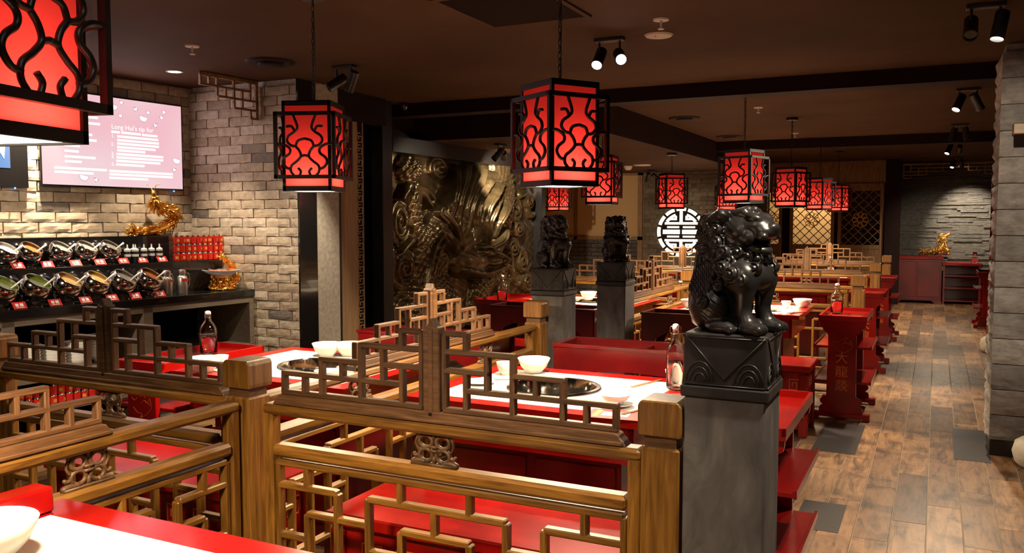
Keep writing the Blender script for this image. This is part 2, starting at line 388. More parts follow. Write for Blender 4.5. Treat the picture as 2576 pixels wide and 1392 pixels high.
# local frame: +X to the pier (-bd); local -Y faces the room (bn)
wl = struct(MB().box(-4.2, .02, 0, .12, 0, CZ).build('wall_left', 'mortar', None, bpos(0, .70, 0), (0, 0, brz)))
def tvskip(x, z): return z < .92
bricks(wl, -2.45, 0, .90, CZ, -.016, seed=3, skip=tvskip)
# pier with brick face towards the camera
pr = struct(MB().box(-.59, .59, 0, .5, 0, CZ).build('wall_pier', 'mortar', None, (-5.06, 5.266, 0)))
bricks(pr, -.58, .59, .2, CZ, -.016, seed=9)
struct(MB().box(-4.47, -4.452, 5.25, 5.46, 0, CZ).build('trim_5', 'black_gloss'))
# corridor side wall: terrazzo tiles, timber, fretwork
wc = struct(MB().box(-4.85, -4.56, 5.46, 6.22, 0, CZ).build('wall_corridor', 'black_matte'))
tme = MB().box(0, .012, -.19, .19, -.2035, .2035).mesh('tile', 'terrazzo', bevel=.0015)
for k in range(6): O('tile', tme, wc, (-4.56, 5.665, .06 + .41 * (k + .5)))
MB().box(-4.56, -4.54, 5.862, 5.886, 0, 2.36).build('edge_strip', 'black_metal', wc)
MB().box(-4.56, -4.545, 5.888, 6.12, 0, 2.36).build('timber_panel', 'wood_pale', wc, bevel=.003)
fw = MB(); t = .008; p_ = .052
MB().box(-4.56, -4.552, 6.12, 6.215, 0, 2.36).build('fret_backing', 'black_matte', wc)
for k in range(int(2.36 / (2 * p_))):
    z = k * 2 * p_; ya, yb = 6.125, 6.20
    fw.box(-4.552, -4.543, ya, yb, z, z + t).box(-4.552, -4.543, yb - t, yb, z, z + p_).box(-4.552, -4.543, ya + .022, yb, z + p_, z + p_ + t).box(-4.552, -4.543, ya + .022, ya + .03, z + p_ * .5, z + p_).box(-4.552, -4.543, ya, ya + t, z + p_, z + 2 * p_).box(-4.552, -4.543, ya, ya + .05, z + 1.5 * p_, z + 1.5 * p_ + t)
fw.box(-4.552, -4.543, 6.12, 6.127, 0, 2.36).box(-4.552, -4.543, 6.202, 6.212, 0, 2.36).build('fretwork', 'fretwood', wc)
struct(MB().box(-4.6, -4.5, 5.46, 6.5, 2.36, CZ).build('trim_6', 'black_matte'))
struct(MB().box(-4.80, -4.54, 6.5, 6.66, 0, CZ).build('trim_7', 'frame_black', bevel=.004))
# relief wall
struct(MB().box(-5.0, -4.86, 6.66, 10.55, 0, CZ).build('wall_relief', 'black_matte'))
struct(MB().box(-4.86, -4.70, 6.9, 10.45, 2.165, LZ).build('trim_8', 'frame_black', bevel=.004))
struct(MB().box(-4.9, -4.72, 10.41, 10.53, 0, 2.165).build('trim_9', 'frame_black', bevel=.004))
# far left back wall with plaster panels, brick wainscot and brick bay
wb = struct(MB().box(-6.8, -2.95, 14.22, 14.4, 0, LZ + .1).build('wall_back_left', 'black_matte'))
for x0, x1 in ((-6.7, -5.80), (-5.74, -4.62)): MB().box(x0, x1, 14.20, 14.22, 1.23, 2.29).build('plaster_panel', 'plaster', wb)
for x0, x1, z0, z1 in ((-5.80, -5.74, 1.17, LZ), (-4.62, -4.54, 0, LZ), (-6.7, -4.54, 1.17, 1.23), (-6.7, -4.54, 2.28, LZ)): MB().box(x0, x1, 14.17, 14.22, z0, z1).build('panel_frame', 'wood_far', wb)
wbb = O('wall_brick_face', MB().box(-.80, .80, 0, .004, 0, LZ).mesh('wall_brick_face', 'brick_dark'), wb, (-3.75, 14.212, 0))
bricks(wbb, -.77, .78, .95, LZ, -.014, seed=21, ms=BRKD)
wbs = MB()
for k in range(16):
    z = k * .0735; x = -6.7 - (.12 if k % 2 else 0)
    while x < -4.64:
        wbs.box(x, min(x + .235, -4.62), 14.205, 14.22, z + .004, z + .069); x += .245
tag(wbs.build('wainscot_bricks', 'slate', wb), kind='stuff')
struct(MB().box(-3.02, -2.95, 14.2, 17.3, 0, CZ).build('wall_return', 'black_matte'))
# back wall with stacked slate strips
ws = struct(MB().box(-.78, 2.6, 17.86, 18.0, 0, CZ).build('wall_back', 'slate'))
ss = MB(); r_ = random.Random(5); z = .7
while z < CZ:
    h = r_.uniform(.025, .045); x = -.75 - r_.uniform(0, .3)
    while x < 2.3:
        l = r_.uniform(.25, .6); d = r_.uniform(.006, .05); ss.box(max(x, -.75), min(x + l, 2.4), 17.86 - d, 17.86, z, z + h - .002); x += l
    z += h
tag(ss.build('slate_strips', 'slate', ws), kind='stuff')
struct(MB().box(-.85, -.60, 16.80, 17.05, 0, CZ).build('trim_10', 'beam_paint'))
struct(MB().box(2.5, 2.6, -2, 18, 0, CZ).build('wall_right', 'black_matte'))
struct(MB().box(-6.8, 2.6, -2, -1.9, 0, CZ).build('wall_front', 'black_matte'))
struct(MB().box(-6.8, -6.7, -2, 18.2, 0, CZ).build('wall_far_left', 'black_matte'))
struct(MB().box(-6.8, 2.6, 19.3, 19.4, 0, CZ).build('wall_service_room', 'plaster'))

# ---- stone pillar on the right of the aisle
pil = struct(MB().box(.355, .93, 6.225, 6.65, .10, CZ).build('wall_pillar', 'pillar_mortar'))
MB().box(.34, .95, 6.205, 6.67, 0, .10).build('skirting', 'skirt_black', pil, bevel=.004)
def rough_stone(L, H, D, seed, axis):
    r_ = random.Random(seed); nx, nz = 8, 6; vs = []; fs = []
    for j in range(nz + 1):
        for i in range(nx + 1):
            e = min(i, nx - i, j, nz - j); d = 0 if e == 0 else (.008 + .010 * r_.random() + (.008 * math.sin(j * 1.9 + i * .5 + seed)))
            u, v_ = -L / 2 + L * i / nx, -H / 2 + H * j / nz
            vs.append((u, -max(d, 0), v_) if axis == 'y' else (-max(d, 0), -u, v_))
    W = nx + 1; n0 = len(vs)
    for j in range(nz):
        for i in range(nx): fs.append((j * W + i, j * W + i + 1, (j + 1) * W + i + 1, (j + 1) * W + i))
    rim = list(range(W)) + [j * W + nx for j in range(1, nz + 1)] + [nz * W + i for i in range(nx - 1, -1, -1)] + [j * W for j in range(nz - 1, 0, -1)]
    vs += [(vs[i][0], .022, vs[i][2]) if axis == 'y' else (.022, vs[i][1], vs[i][2]) for i in rim]
    for k in range(len(rim)): k2 = (k + 1) % len(rim); fs.append((rim[k2], rim[k], n0 + k, n0 + k2))
    mb = MB(); mb.add(vs, fs); return mb.mesh('stone', 'pillar_stone', auto=True)
sf = [rough_stone(.29, .158, 0, s, 'y') for s in range(4)]; sl_ = [rough_stone(.44, .158, 0, s + 9, 'x') for s in range(4)]
for k in range(15):
    z = .10 + .1635 * (k + .5)
    if z + .08 > CZ: break
    for q in (0, 1): O('stone', sf[(k * 2 + q) % 4], pil, (.482 + q * .294, 6.205, z))
    O('stone', sl_[k % 4], pil, (.336, 6.43, z))
MB().box(.40, .62, 6.11, 6.19, 2.03, 2.10).build('timber_and_shadow', 'wood', pil, bevel=.006)
MB().box(.41, .62, 6.13, 6.19, 1.96, 2.03).build('timber_and_shadow', 'black_matte', pil)  # black box stands in for the dark shadow under the timber block

# red round columns on white stone drums
def red_column(loc, top, label):
    t = thing('column', label, 'column', loc)
    MB().lathe([(.085, .17), (.085, top)], 28, cap1=True).build('shaft', 'lacquer', t, smooth=True)
    MB().lathe([(.11, 0), (.135, .03), (.15, .09), (.135, .15), (.10, .175), (.0, .176)], 28, cap0=True).build('drum_base', 'white_stone', t, smooth=True)
red_column((.60, 6.02, 0), CZ, 'red round column on a white stone drum before the stone pillar, at the right edge')
red_column((.625, 11.15, 0), 2.12, 'farther red round column half hidden behind the grey stone pillar')

# carved bronze dragon relief as a sculpted panel
def relief():
    U0, U1, V0, V1 = 6.9, 10.41, .30, 2.165; nu, nv = 440, 240
    u = np.linspace(U0, U1, nu); v_ = np.linspace(V0, V1, nv); GU, GV = np.meshgrid(u, v_, indexing='ij'); Hh = np.zeros_like(GU)
    K = .78   # carving is foreshortened along the wall: use an isotropic metric
    def seg(pl_):
        pl_ = catmull([(a, b_) for a, b_ in pl_], 5); best = np.full(GU.shape, 9.); s_at = np.zeros_like(GU); side = np.zeros_like(GU); s0 = 0
        for (a, b_), (c, d) in zip(pl_[:-1], pl_[1:]):
            dx, dy = c - a, d - b_; L2 = dx * dx + dy * dy + 1e-9; t = np.clip(((GU - a) * dx + (GV - b_) * dy) / L2, 0, 1)
            px, py = GU - a - t * dx, GV - b_ - t * dy; dd = np.hypot(px, py); q = dd < best; best = np.where(q, dd, best)
            s_at = np.where(q, s0 + t * math.sqrt(L2), s_at); side = np.where(q, np.sign(dx * py - dy * px) * dd, side); s0 += math.sqrt(L2)
        return best, s_at / s0, side, s0
    def up(h):
        nonlocal Hh; Hh = np.maximum(Hh, h)
    def dome(d, w_): return np.sqrt(np.clip(1 - (d / w_) ** 2, 0, 1))
    # cloud scrolls: raised stepped discs with a rolled spiral
    for cu, cv, ru, rv in ((7.17, 1.49, .17, .22), (9.79, 1.65, .16, .17), (9.86, 1.40, .15, .12), (9.71, 1.17, .18, .13), (9.98, 1.0, .16, .17), (7.91, 2.06, .19, .12), (7.25, 1.02, .22, .20), (7.23, .62, .24, .18), (10.2, 1.75, .12, .10), (10.15, .7, .18, .14), (8.0, .55, .2, .15)):
        rr = np.hypot((GU - cu) / ru, (GV - cv) / rv); th = np.arctan2((GV - cv) / rv, (GU - cu) / ru)
        sp = .5 + .5 * np.cos(2 * np.pi * (rr * 2.2 - th / (2 * np.pi))); up(np.where(rr < 1, .030 + .028 * sp ** .6 * np.clip((1 - rr) * 5, 0, 1), 0))
    for k, pl_ in enumerate([[(6.98, 1.62), (7.0, 1.40), (7.1, 1.28)], [(7.05, 1.2), (7.05, .9), (7.3, .82), (7.45, .9)], [(7.1, .55), (7.3, .44), (7.5, .5)], [(9.95, 1.83), (10.15, 1.85), (10.2, 1.6), (10.35, 1.58)], [(9.6, .8), (9.9, .7), (10.2, .9)]]):
        d, s_, sd, L = seg(pl_); up(.045 * dome(d, .055))
    # scaled body coils
    for pl_, w_, hh in (([(9.37, 2.16), (9.44, 1.97), (9.47, 1.78), (9.4, 1.55), (9.29, 1.36), (9.16, 1.24)], .24, .10), ([(7.39, 1.73), (7.39, 1.6), (7.41, 1.46), (7.51, 1.33), (7.61, 1.22)], .15, .085),
                        ([(7.82, 1.35), (7.66, 1.15), (7.56, .94), (7.53, .74), (7.5, .54), (7.45, .32)], .25, .10), ([(9.02, .86), (8.89, .75), (8.79, .57), (8.75, .32)], .22, .08), ([(7.93, 1.07), (7.87, .93), (7.93, .78), (8.09, .62), (8.3, .4)], .20, .07), ([(9.3, .9), (9.45, .7), (9.4, .4)], .17, .06)):
        d, s_, sd, L = seg(pl_); base = dome(d, w_)
        a = s_ * L / .062; bq = sd / .062; row = np.floor(a); fx = (bq + .5 * (row % 2)) % 1 - .5; fa = a - row
        scale = np.clip(1 - np.hypot(fx * 1.25, (fa - .1) * .9) * 1.05, 0, 1); up(np.where(d < w_, hh * base + .022 * scale * base, 0))
    for pl_, w_, hh in (([(7.8, 1.36), (7.64, 1.22), (7.53, 1.01), (7.48, .81), (7.4, .61), (7.36, .32)], .035, .15), ([(7.88, 1.32), (7.72, 1.14), (7.64, .94), (7.6, .7)], .022, .135), ([(9.02, .97), (9.36, .97), (9.58, .9), (9.73, .76)], .06, .09), ([(9.3, 1.0), (9.5, 1.12), (9.6, 1.02), (9.66, .85)], .04, .09)):
        d, s_, sd, L = seg(pl_); up(hh * dome(d, w_) * np.clip(1.2 - s_ * .4, 0, 1))
    # claw
    rr = np.hypot((GU - 7.32) / .22, (GV - 2.02) / .17); up(.11 * np.sqrt(np.clip(1 - rr ** 2, 0, 1)) + np.where(rr < 1, .012 * np.cos(GU * 70) * np.cos(GV * 70), 0))
    for pl_ in ([(7.27, 1.86), (7.2, 1.79), (7.13, 1.72)], [(7.42, 1.84), (7.57, 1.82), (7.72, 1.73)], [(7.49, 1.8), (7.59, 1.74), (7.67, 1.64)], [(7.35, 1.85), (7.32, 1.76)], [(7.38, 1.86), (7.5, 1.8), (7.6, 1.7)], [(7.31, 1.3), (7.19, 1.24), (7.1, 1.19)]):
        d, s_, sd, L = seg(pl_); up(.10 * dome(d, .062 * (1.1 - .7 * s_) + 1e-4))
    # head mass, brow, snout, jaw
    for cu, cv, ru, rv, hh in ((8.55, 1.05, .50, .22, .17), (8.98, 1.04, .28, .12, .20), (9.15, 1.02, .13, .07, .22), (8.45, 1.25, .40, .25, .14), (8.85, .88, .3, .07, .15), (8.72, 1.12, .10, .05, .24)):
        rr = np.hypot((GU - cu) / ru, (GV - cv) / rv); up(hh * np.sqrt(np.clip(1 - rr ** 2, 0, 1)))
    for pl_, w_, hh in (([(8.54, 1.15), (8.89, 1.13), (9.19, 1.04)], .05, .22), ([(8.27, .96), (8.69, .9), (9.15, .95)], .06, .19), ([(8.5, 1.2), (8.7, 1.2), (8.8, 1.14)], .035, .24)):
        d, s_, sd, L = seg(pl_); up(hh * dome(d, w_))
    # flowing mane
    ST = [[(7.88, 1.42), (7.94, 1.6), (7.99, 1.77), (8.1, 1.92), (8.22, 2.1)], [(7.99, 1.35), (8.04, 1.55), (8.07, 1.73), (8.19, 1.89), (8.37, 2.06), (8.49, 2.13)], [(8.1, 1.27), (8.16, 1.49), (8.19, 1.69), (8.33, 1.87), (8.55, 2.03), (8.7, 2.13)],
          [(8.27, 1.26), (8.3, 1.46), (8.36, 1.67), (8.48, 1.82), (8.67, 1.94), (8.89, 2.1)], [(8.45, 1.24), (8.51, 1.43), (8.48, 1.61), (8.57, 1.76), (8.76, 1.89), (9.02, 2.0), (9.12, 2.07)], [(8.7, 1.25), (8.63, 1.41), (8.67, 1.55), (8.76, 1.69), (8.96, 1.81), (9.19, 1.93), (9.33, 1.92)],
          [(8.89, 1.27), (8.82, 1.43), (8.86, 1.55), (8.99, 1.68), (9.16, 1.76), (9.3, 1.84)], [(9.02, 1.33), (9.05, 1.46), (9.16, 1.58), (9.33, 1.7), (9.4, 1.81)], [(7.83, 1.59), (7.93, 1.49), (8.07, 1.32), (8.27, 1.17)], [(7.85, 1.42), (7.93, 1.32), (8.07, 1.2), (8.15, 1.09)], [(8.95, 1.18), (9.12, 1.27), (9.22, 1.36), (9.37, 1.42)]]
    for k, pl_ in enumerate(ST):
        d, s_, sd, L = seg(pl_); w_ = .082 * (1.15 - .75 * s_); base = dome(d, w_); lift = .09 + .10 * np.sin(np.pi * np.clip(s_ * .9 + .1, 0, 1)) + .012 * (k % 3)
        up(np.where(d < w_, lift * base + .012 * np.cos(sd * 2 * np.pi / .028) * base, 0))
    Hh += .004 * np.sin(GU * 31 + 3 * np.sin(GV * 17)) * np.sin(GV * 29)
    V = np.stack([-4.855 + .012 + Hh * 1.25, GU, GV], -1).reshape(-1, 3)
    i, j = np.meshgrid(np.arange(nu - 1), np.arange(nv - 1), indexing='ij'); a = (i * nv + j).ravel()
    F = np.stack([a, a + nv, a + nv + 1, a + 1], 1); return np_mesh('dragon_relief', V, F, 'bronze')
rl = O('dragon_relief', relief()); tag(rl, 'huge dark bronze carved dragon relief panel filling the wall behind the booths', 'relief')

# ------------------------------------------------------------------ railings
def ornament_mesh():
    mb = MB(); r = .0085
    for sx in (-1, 1):
        for sz in (-1, 1):
            c = (sx * .030, sz * .021)
            mb.tube([(c[0] + .023 * math.cos(a), 0, c[1] + .019 * math.sin(a)) for a in [2 * math.pi * k / 16 for k in range(16)]], r * .8, 7, closed=True)
        mb.tube(catmull([(sx * .055, 0, -.010), (sx * .066, 0, .012), (sx * .060, 0, .034)], 4), [.004] * 8 + [.002], 6)
        mb.tube(catmull([(sx * .02, 0, .047), (sx * .045, 0, .046), (sx * .064, 0, .040)], 4), [.007] * 8 + [.003], 6)
        mb.tube(catmull([(sx * .03, 0, -.042), (sx * .06, 0, -.040), (sx * .082, 0, -.047)], 4), [.010] * 8 + [.006], 6)
        mb.tube(catmull([(sx * .05, 0, -.022), (sx * .068, 0, -.026), (sx * .074, 0, -.016)], 4), [.006] * 8 + [.002], 6)
    for z in (-.006, .006): mb.tube([(-.014, -.006, z), (.014, -.006, z)], .005, 7)
    mb.ball((0, 0, .040), (.008, .010, .014), 8, 5).ball((0, 0, -.034), (.008, .010, .014), 8, 5)
    mb.box(-.078, .078, -.012, .012, -.051, -.044); return mb.mesh('ornament', 'wood_carved', smooth=True)
ORN = ornament_mesh()
crest_base = {}
def crest(parent, z0):
    """stepped fretwork crest, 1.19 m long, standing on the top rail"""
    if 'b' not in crest_base:
        mb = MB(); mb.prism([(-.610, 0), (.610, 0), (.602, .014), (.592, .022), (.588, .030), (.578, .034), (-.578, .034), (-.588, .030), (-.592, .022), (-.602, .014)], -.024, .024)
        mb.box(-.60, .60, -.030, .030, .002, .012); crest_base['b'] = mb.mesh('crest', 'wood_dark', bevel=.002)
        pm_ = MB(); pm_.prism([(-.027, .0), (.027, .0), (.027, .285), (.020, .292), (.014, .288), (0, .315), (-.014, .288), (-.020, .292), (-.027, .285)], -.020, .020)
        pm_.box(-.008, .008, -.024, .024, .02, .285); crest_base['p'] = pm_.mesh('crest_post', 'wood_dark', bevel=.002)
    c = O('crest', crest_base['b'], parent, (0, 0, z0)); O('crest_post', crest_base['p'], c, (0, 0, .0))
    def B(x0, za, x1, zb): bar(c, 'crest_bar', (x0, 0, za), (x1, 0, zb), .016, .026, 'wood_dark')
    b0 = .042; h = [.104, .160, .216, .270]
    for s in (-1, 1):
        for x0, x1, z in ((.583, .035, b0), (.583, .112, h[0]), (.428, .262, h[1]), (.190, .035, h[1]), (.272, .035, h[2]), (.120, .035, h[3])): B(s * x0, z, s * x1, z)
        for x, za, zb in ((.575, b0, h[0]), (.49, b0, h[0]), (.42, b0, h[1]), (.338, h[0], h[1]), (.265, b0, h[2]), (.182, h[0], h[2]), (.112, b0, h[1]), (.112, h[2], h[3]), (.040, b0, h[3])): B(s * x, za, s * x, zb)
    return c
def lattice(parent, xc, w_, z0=.115, z1=.70, mat='wood'):
    g = w_ / 1.19; hz = (z1 - z0) / .585
    def B(x0, za, x1, zb):
        bar(parent, 'lattice_bar', (xc + x0 * g, 0, z0 + (za - .115) * hz), (xc + x1 * g, 0, z0 + (zb - .115) * hz), .021, .030, mat)
    for z in (.115, .70): B(-.595, z, .595, z)
    for s in (-1, 1):
        B(s * .595, .115, s * .595, .70)
        for m_ in (0, 1):
            Z = (lambda q: q) if m_ == 0 else (lambda q: .815 - q)
            B(s * .595, Z(.625), s * .36, Z(.625)); B(s * .48, Z(.70), s * .48, Z(.625)); B(s * .12, Z(.70), s * .12, Z(.625))
            B(s * .36, Z(.54), s * .24, Z(.54)); B(s * .48, Z(.54), s * .36, Z(.54)); B(s * .595, Z(.455), s * .48, Z(.455)); B(s * .24, Z(.455), s * .12, Z(.455))
        B(s * .36, .19, s * .36, .625); B(s * .24, .19, s * .24, .625); B(s * .48, .275, s * .48, .54); B(s * .12, .275, s * .12, .54)
    for m_ in (0, 1):
        Z = (lambda q: q) if m_ == 0 else (lambda q: .815 - q)
        B(-.24, Z(.625), .24, Z(.625)); B(0, Z(.625), 0, Z(.54)); B(-.12, Z(.54), .12, Z(.54))
def railing(label, L, loc, rz, panels=1, crest_on=True, group='carved wooden railings between the booths'):
    t = thing('railing', label, 'railing', loc, rz, group); h = L / 2
    for x in (-h + .019, h - .019): bar(t, 'stile', (x, 0, .02), (x, 0, .878), .038, .05)
    bar(t, 'top_rail', (-h, 0, .879), (h, 0, .879), .036, .062, 'wood', .28)
    bar(t, 'middle_rail', (-h + .038, 0, .742), (h - .038, 0, .742), .042, .058, 'wood', .25)
    bar(t, 'bottom_rail', (-h + .038, 0, .075), (h - .038, 0, .075), .045, .05)
    pw = (L - .076 - (.038 if panels == 2 else 0)) / panels
    if panels == 2: bar(t, 'stile', (0, 0, .098), (0, 0, .72), .038, .05)
    for p in range(panels):
        xc = 0 if panels == 1 else (p - .5) * (pw + .038)
        lattice(t, xc, pw - .024); O('ornament', ORN, t, (xc, 0, .814))
    if crest_on: crest(t, .897)
    return t
post_me = None
def post(label, loc):
    global post_me
    t = thing('railing_post', label, 'post', loc, 0, 'square wooden railing posts')
    s = .053
    if post_me is None:
        a = MB().box(-s, s, -s, s, 0, .905).mesh('shaft', 'wood_post', bevel=.006)
        b_ = MB().box(-s * .82, s * .82, -s * .82, s * .82, .905, .940).mesh('neck', 'wood_dark')
        c = MB().prism([(-s - .004, .935), (s + .004, .935), (s + .006, .945), (s + .006, 1.018), (s - .004, 1.030), (-s + .004, 1.030), (-s - .006, 1.018), (-s - .006, .945)], -s - .005, s + .005).mesh('cap', 'wood_post', bevel=.004)
        post_me = (a, b_, c)
    for n, m_ in zip(('shaft', 'neck', 'cap'), post_me): O(n, m_, t)
XF = -2.103
post('railing post at the corner where three railings meet, foreground left of centre', (XF, 2.2, 0))
post('railing post tucked behind the nearest stone lion pillar', (-.635, 2.2, 0))
post('railing post cut off by the left edge, beside the buffet view', (-3.475, 2.2, 0))
post('honey-coloured railing post in front of the second stone lion pillar', (XF, 4.56, 0))
railing('nearest railing with stepped crest and lattice, beside the black stone lion', 1.305, (-1.337, 2.17, 0), 0)
railing('railing below the buffet at the left, stepped crest in front of the white bowls', 1.25, (-2.79, 2.19, 0), 0)
railing('railing running towards the camera at the lower left, above the red table edge', 2.20, (XF, 1.035, 0), R(90), 2)
railing('railing running away from the corner post towards the bronze dragon relief', 2.24, (XF, 3.38, 0), R(90), 2)
railing('railing behind the nearest lion, crest in front of the glowing round emblem', 2.24, (XF, 6.83, 0), R(90), 2)
railing('railing behind the swing-top bottle on the second red side stand', 1.32, (-1.337, 8.0, 0), 0)
post('railing post just right of the second side stand, nearer of the far pair', (-.60, 8.0, 0))
railing('railing to the left of the lion, below the round emblem', 1.25, (-2.79, 8.0, 0), 0)
post('railing post left of the round emblem by the far lion pillar', (-3.475, 8.0, 0))
post('railing post hidden behind the lion head, end of the diagonal railing', (XF, 8.0, 0))
railing('farther railing in front of the lattice doors', 1.32, (-1.337, 10.35, 0), 0)
post('farther railing post in front of the lattice doors, by the dark pillar', (-.60, 10.35, 0))
railing('far railing under the glowing round emblem', 1.25, (-2.79, 10.35, 0), 0)
post('far railing post at the booth corner between the lanterns', (XF, 10.35, 0))
railing('far railing running away between the rows of booths', 2.24, (XF, 9.18, 0), R(90), 2, True)
railing('farthest railing before the lattice doors', 1.32, (-1.337, 12.7, 0), 0, 1, True)
post('farthest railing post before the lattice doors', (-.60, 12.7, 0))

# ------------------------------------------------------------------ stone lion pillars
def lion_mesh():
    h = .0033; x = np.arange(-.128, .136, h); y = np.arange(-.105, .106, h); z = np.arange(-.008, .338, h); X, Y, Z = np.meshgrid(x, y, z, indexing='ij')
    D = np.full(X.shape, 9.)
    def smin(a, b_, k):
        q = np.clip(.5 + .5 * (b_ - a) / k, 0, 1); return b_ * (1 - q) + a * q - k * q * (1 - q)
    def ell(c, r, ry=0):
        px, py, pz = X - c[0], Y - c[1], Z - c[2]
        if ry: ca, sa = math.cos(ry), math.sin(ry); px, pz = px * ca - pz * sa, px * sa + pz * ca
        k0 = np.sqrt((px / r[0]) ** 2 + (py / r[1]) ** 2 + (pz / r[2]) ** 2) + 1e-9; k1 = np.sqrt((px / r[0] ** 2) ** 2 + (py / r[1] ** 2) ** 2 + (pz / r[2] ** 2) ** 2) + 1e-9
        return k0 * (k0 - 1) / k1
    def cap(a, b_, ra, rb):
        a = np.array(a); b_ = np.array(b_); d = b_ - a; t = np.clip(((X - a[0]) * d[0] + (Y - a[1]) * d[1] + (Z - a[2]) * d[2]) / (d @ d), 0, 1)
        return np.sqrt((X - a[0] - t * d[0]) ** 2 + (Y - a[1] - t * d[1]) ** 2 + (Z - a[2] - t * d[2]) ** 2) - (ra + (rb - ra) * t)
    def U(d, k=.012):
        nonlocal D; D = smin(D, d, k)
    # body
    U(ell((-.048, 0, .062), (.066, .078, .066))); U(cap((-.05, 0, .08), (.018, 0, .185), .066, .058), .03); U(ell((.052, 0, .146), (.054, .064, .046)), .02); U(ell((-.02, 0, .02), (.095, .075, .024)), .015)
    for s in (-1, 1):
        U(ell((-.035, s * .058, .062), (.056, .032, .056)), .012); U(ell((.012, s * .072, .015), (.040, .022, .018)), .008)       # haunch and hind paw
        U(ell((.050, s * .046, .142), (.046, .034, .044)), .012); U(cap((.066, s * .044, .125), (.060, s * .044, .055), .028, .018), .010); U(cap((.060, s * .044, .055), (.076, s * .046, .022), .018, .021), .008)
        U(ell((.086, s * .047, .016), (.036, .027, .019)), .006)
        for q in (-1, 0, 1): U(ell((.112, s * .047 + q * .014, .013), (.013, .0085, .013)), .004)
        for q in (-1, 0, 1): U(ell((.046, s * .072 + q * .011, .010), (.011, .007, .010)), .004)
    # neck, skull, muzzle
    U(cap((-.002, 0, .20), (.020, 0, .255), .056, .055), .02); U(ell((.024, 0, .262), (.064, .060, .048)), .012); U(ell((.070, 0, .272), (.042, .046, .026)), .010)
    U(ell((.092, 0, .258), (.032, .040, .022)), .008); U(ell((.116, 0, .268), (.013, .020, .013)), .005); U(ell((.076, 0, .215), (.034, .034, .016), .25), .008)
    for s in (-1, 1):
        U(ell((.062, s * .036, .243), (.024, .018, .022)), .006); U(ell((.074, s * .026, .294), (.024, .017, .012), .3), .005); U(ell((.086, s * .030, .276), (.0095, .0095, .0085)), .002); U(ell((.112, s * .012, .258), (.009, .009, .008)), .003)
        U(ell((.10, s * .030, .246), (.016, .012, .010)), .004)
        U(ell((.000, s * .058, .292), (.032, .009, .015), -.5), .005); U(cap((.0, s * .058, .300), (-.062, s * .054, .278), .017, .005), .004); U(ell((.040, s * .048, .258), (.020, .014, .020)), .005)   # ear, cheek
        U(cap((.048, s * .030, .306), (-.055, s * .042, .296), .013, .008), .006); U(cap((.050, s * .014, .312), (-.070, s * .018, .290), .012, .007), .006)
    D = np.maximum(D, -ell((.106, 0, .233), (.034, .026, .0095), .12)); U(ell((.088, 0, .229), (.016, .014, .006)), .003)
    # rows of rolled mane curls
    curls = []
    for s in (-1, 1):
        for q in ((-.012, .060, .262, .019), (-.036, .058, .272, .016), (-.008, .062, .228, .020), (.014, .060, .204, .019), (-.038, .056, .238, .018), (-.024, .062, .198, .018), (.044, .046, .205, .016), (.028, .056, .182, .016), (-.052, .046, .215, .016), (.066, .034, .196, .013), (.044, .074, .150, .020), (.070, .066, .135, .016), (.020, .078, .165, .018), (.090, .040, .165, .014), (-.030, .082, .075, .018), (.008, .076, .120, .014)): curls.append((q[0], s * q[1], q[2], q[3]))
    for q in ((-.075, 0, .285), (-.085, 0, .25), (-.088, 0, .215), (-.086, 0, .180)):
        for s in (-1, 0, 1): curls.append((q[0] + abs(s) * .012, s * .030, q[2], .017))
    for q in ((.092, 0, .192, .012), (.085, .022, .190, .011), (.085, -.022, .190, .011)): curls.append(q)
    for c in curls:
        d = ell(c[:3], (c[3], c[3] * .8, c[3])); rr = np.hypot(X - c[0], Z - c[2]); th = np.arctan2(Z - c[2], X - c[0])
        U(d - .002 + .0034 * np.cos(rr * 2 * np.pi / .0095 - th), .002)
    for s in (-1, 0, 1): U(cap((-.075, s * .028, .19), (-.095, s * .035, .075), .020, .014) + .0020 * np.cos(Y * 2 * np.pi / .011), .006)
    U(cap((-.095, 0, .03), (-.105, .02, .11), .020, .012), .006)
    for s in (-1, 1):      # long combed locks over flank and haunch
        for q in range(6):
            x0 = -.010 - q * .013; U(cap((x0, s * (.060 - q * .002), .185 - q * .006), (x0 - .028 + q * .004, s * (.082 - q * .003), .055 + q * .010), .011, .009) + .0012 * np.cos((X + Z * .25) * 2 * np.pi / .008), .005)
    mane = ((X < .035) & (Z > .03)); D = np.where(mane, D + .0008 * np.sin((Z * 1.0 + X * .8) * 2 * np.pi / .012 + 4 * np.sin(Y * 40)), D)
    D = np.maximum(D, -(Z - .0))
    V, F = surface_nets(D, (x[0], y[0], z[0]), h); return np_mesh('lion', V, F, 'stone_black')
LION = lion_mesh()
def cap_mesh():
    mb = MB(); s = .105; mb.box(-s, s, -s, s, 0, .135); mb.box(-s - .006, s + .006, -s - .006, s + .006, -.03, 0)
    return mb.mesh('capital', 'stone_black_rough', bevel=.004)
def carve_mesh():
    mb = MB(); s = .1055
    for q in range(4):
        a = q * math.pi / 2; ca, sa = math.cos(a), math.sin(a)
        def P(u, v_): return (u * ca - (-s - .001) * sa, u * sa + (-s - .001) * ca, v_)
        for l in ([(-.10, .130), (0, .018)], [(.10, .130), (0, .018)], [(-.10, .125), (.10, .125)]): mb.tube([P(*p) for p in l], .0022, 5)
        for sx in (-1, 1):
            for r_ in (.014, .024, .034): mb.tube([P(sx * .062 + r_ * math.cos(t), .012 + r_ * 1.5 * math.sin(t)) for t in np.linspace(0, math.pi, 9)], .0018, 5)
        mb.tube([P(-.1, .004), P(.1, .004)], .002, 5)
    return mb.mesh('carving', 'stone_black_rough', smooth=True)
CAPM, CARV = cap_mesh(), carve_mesh()
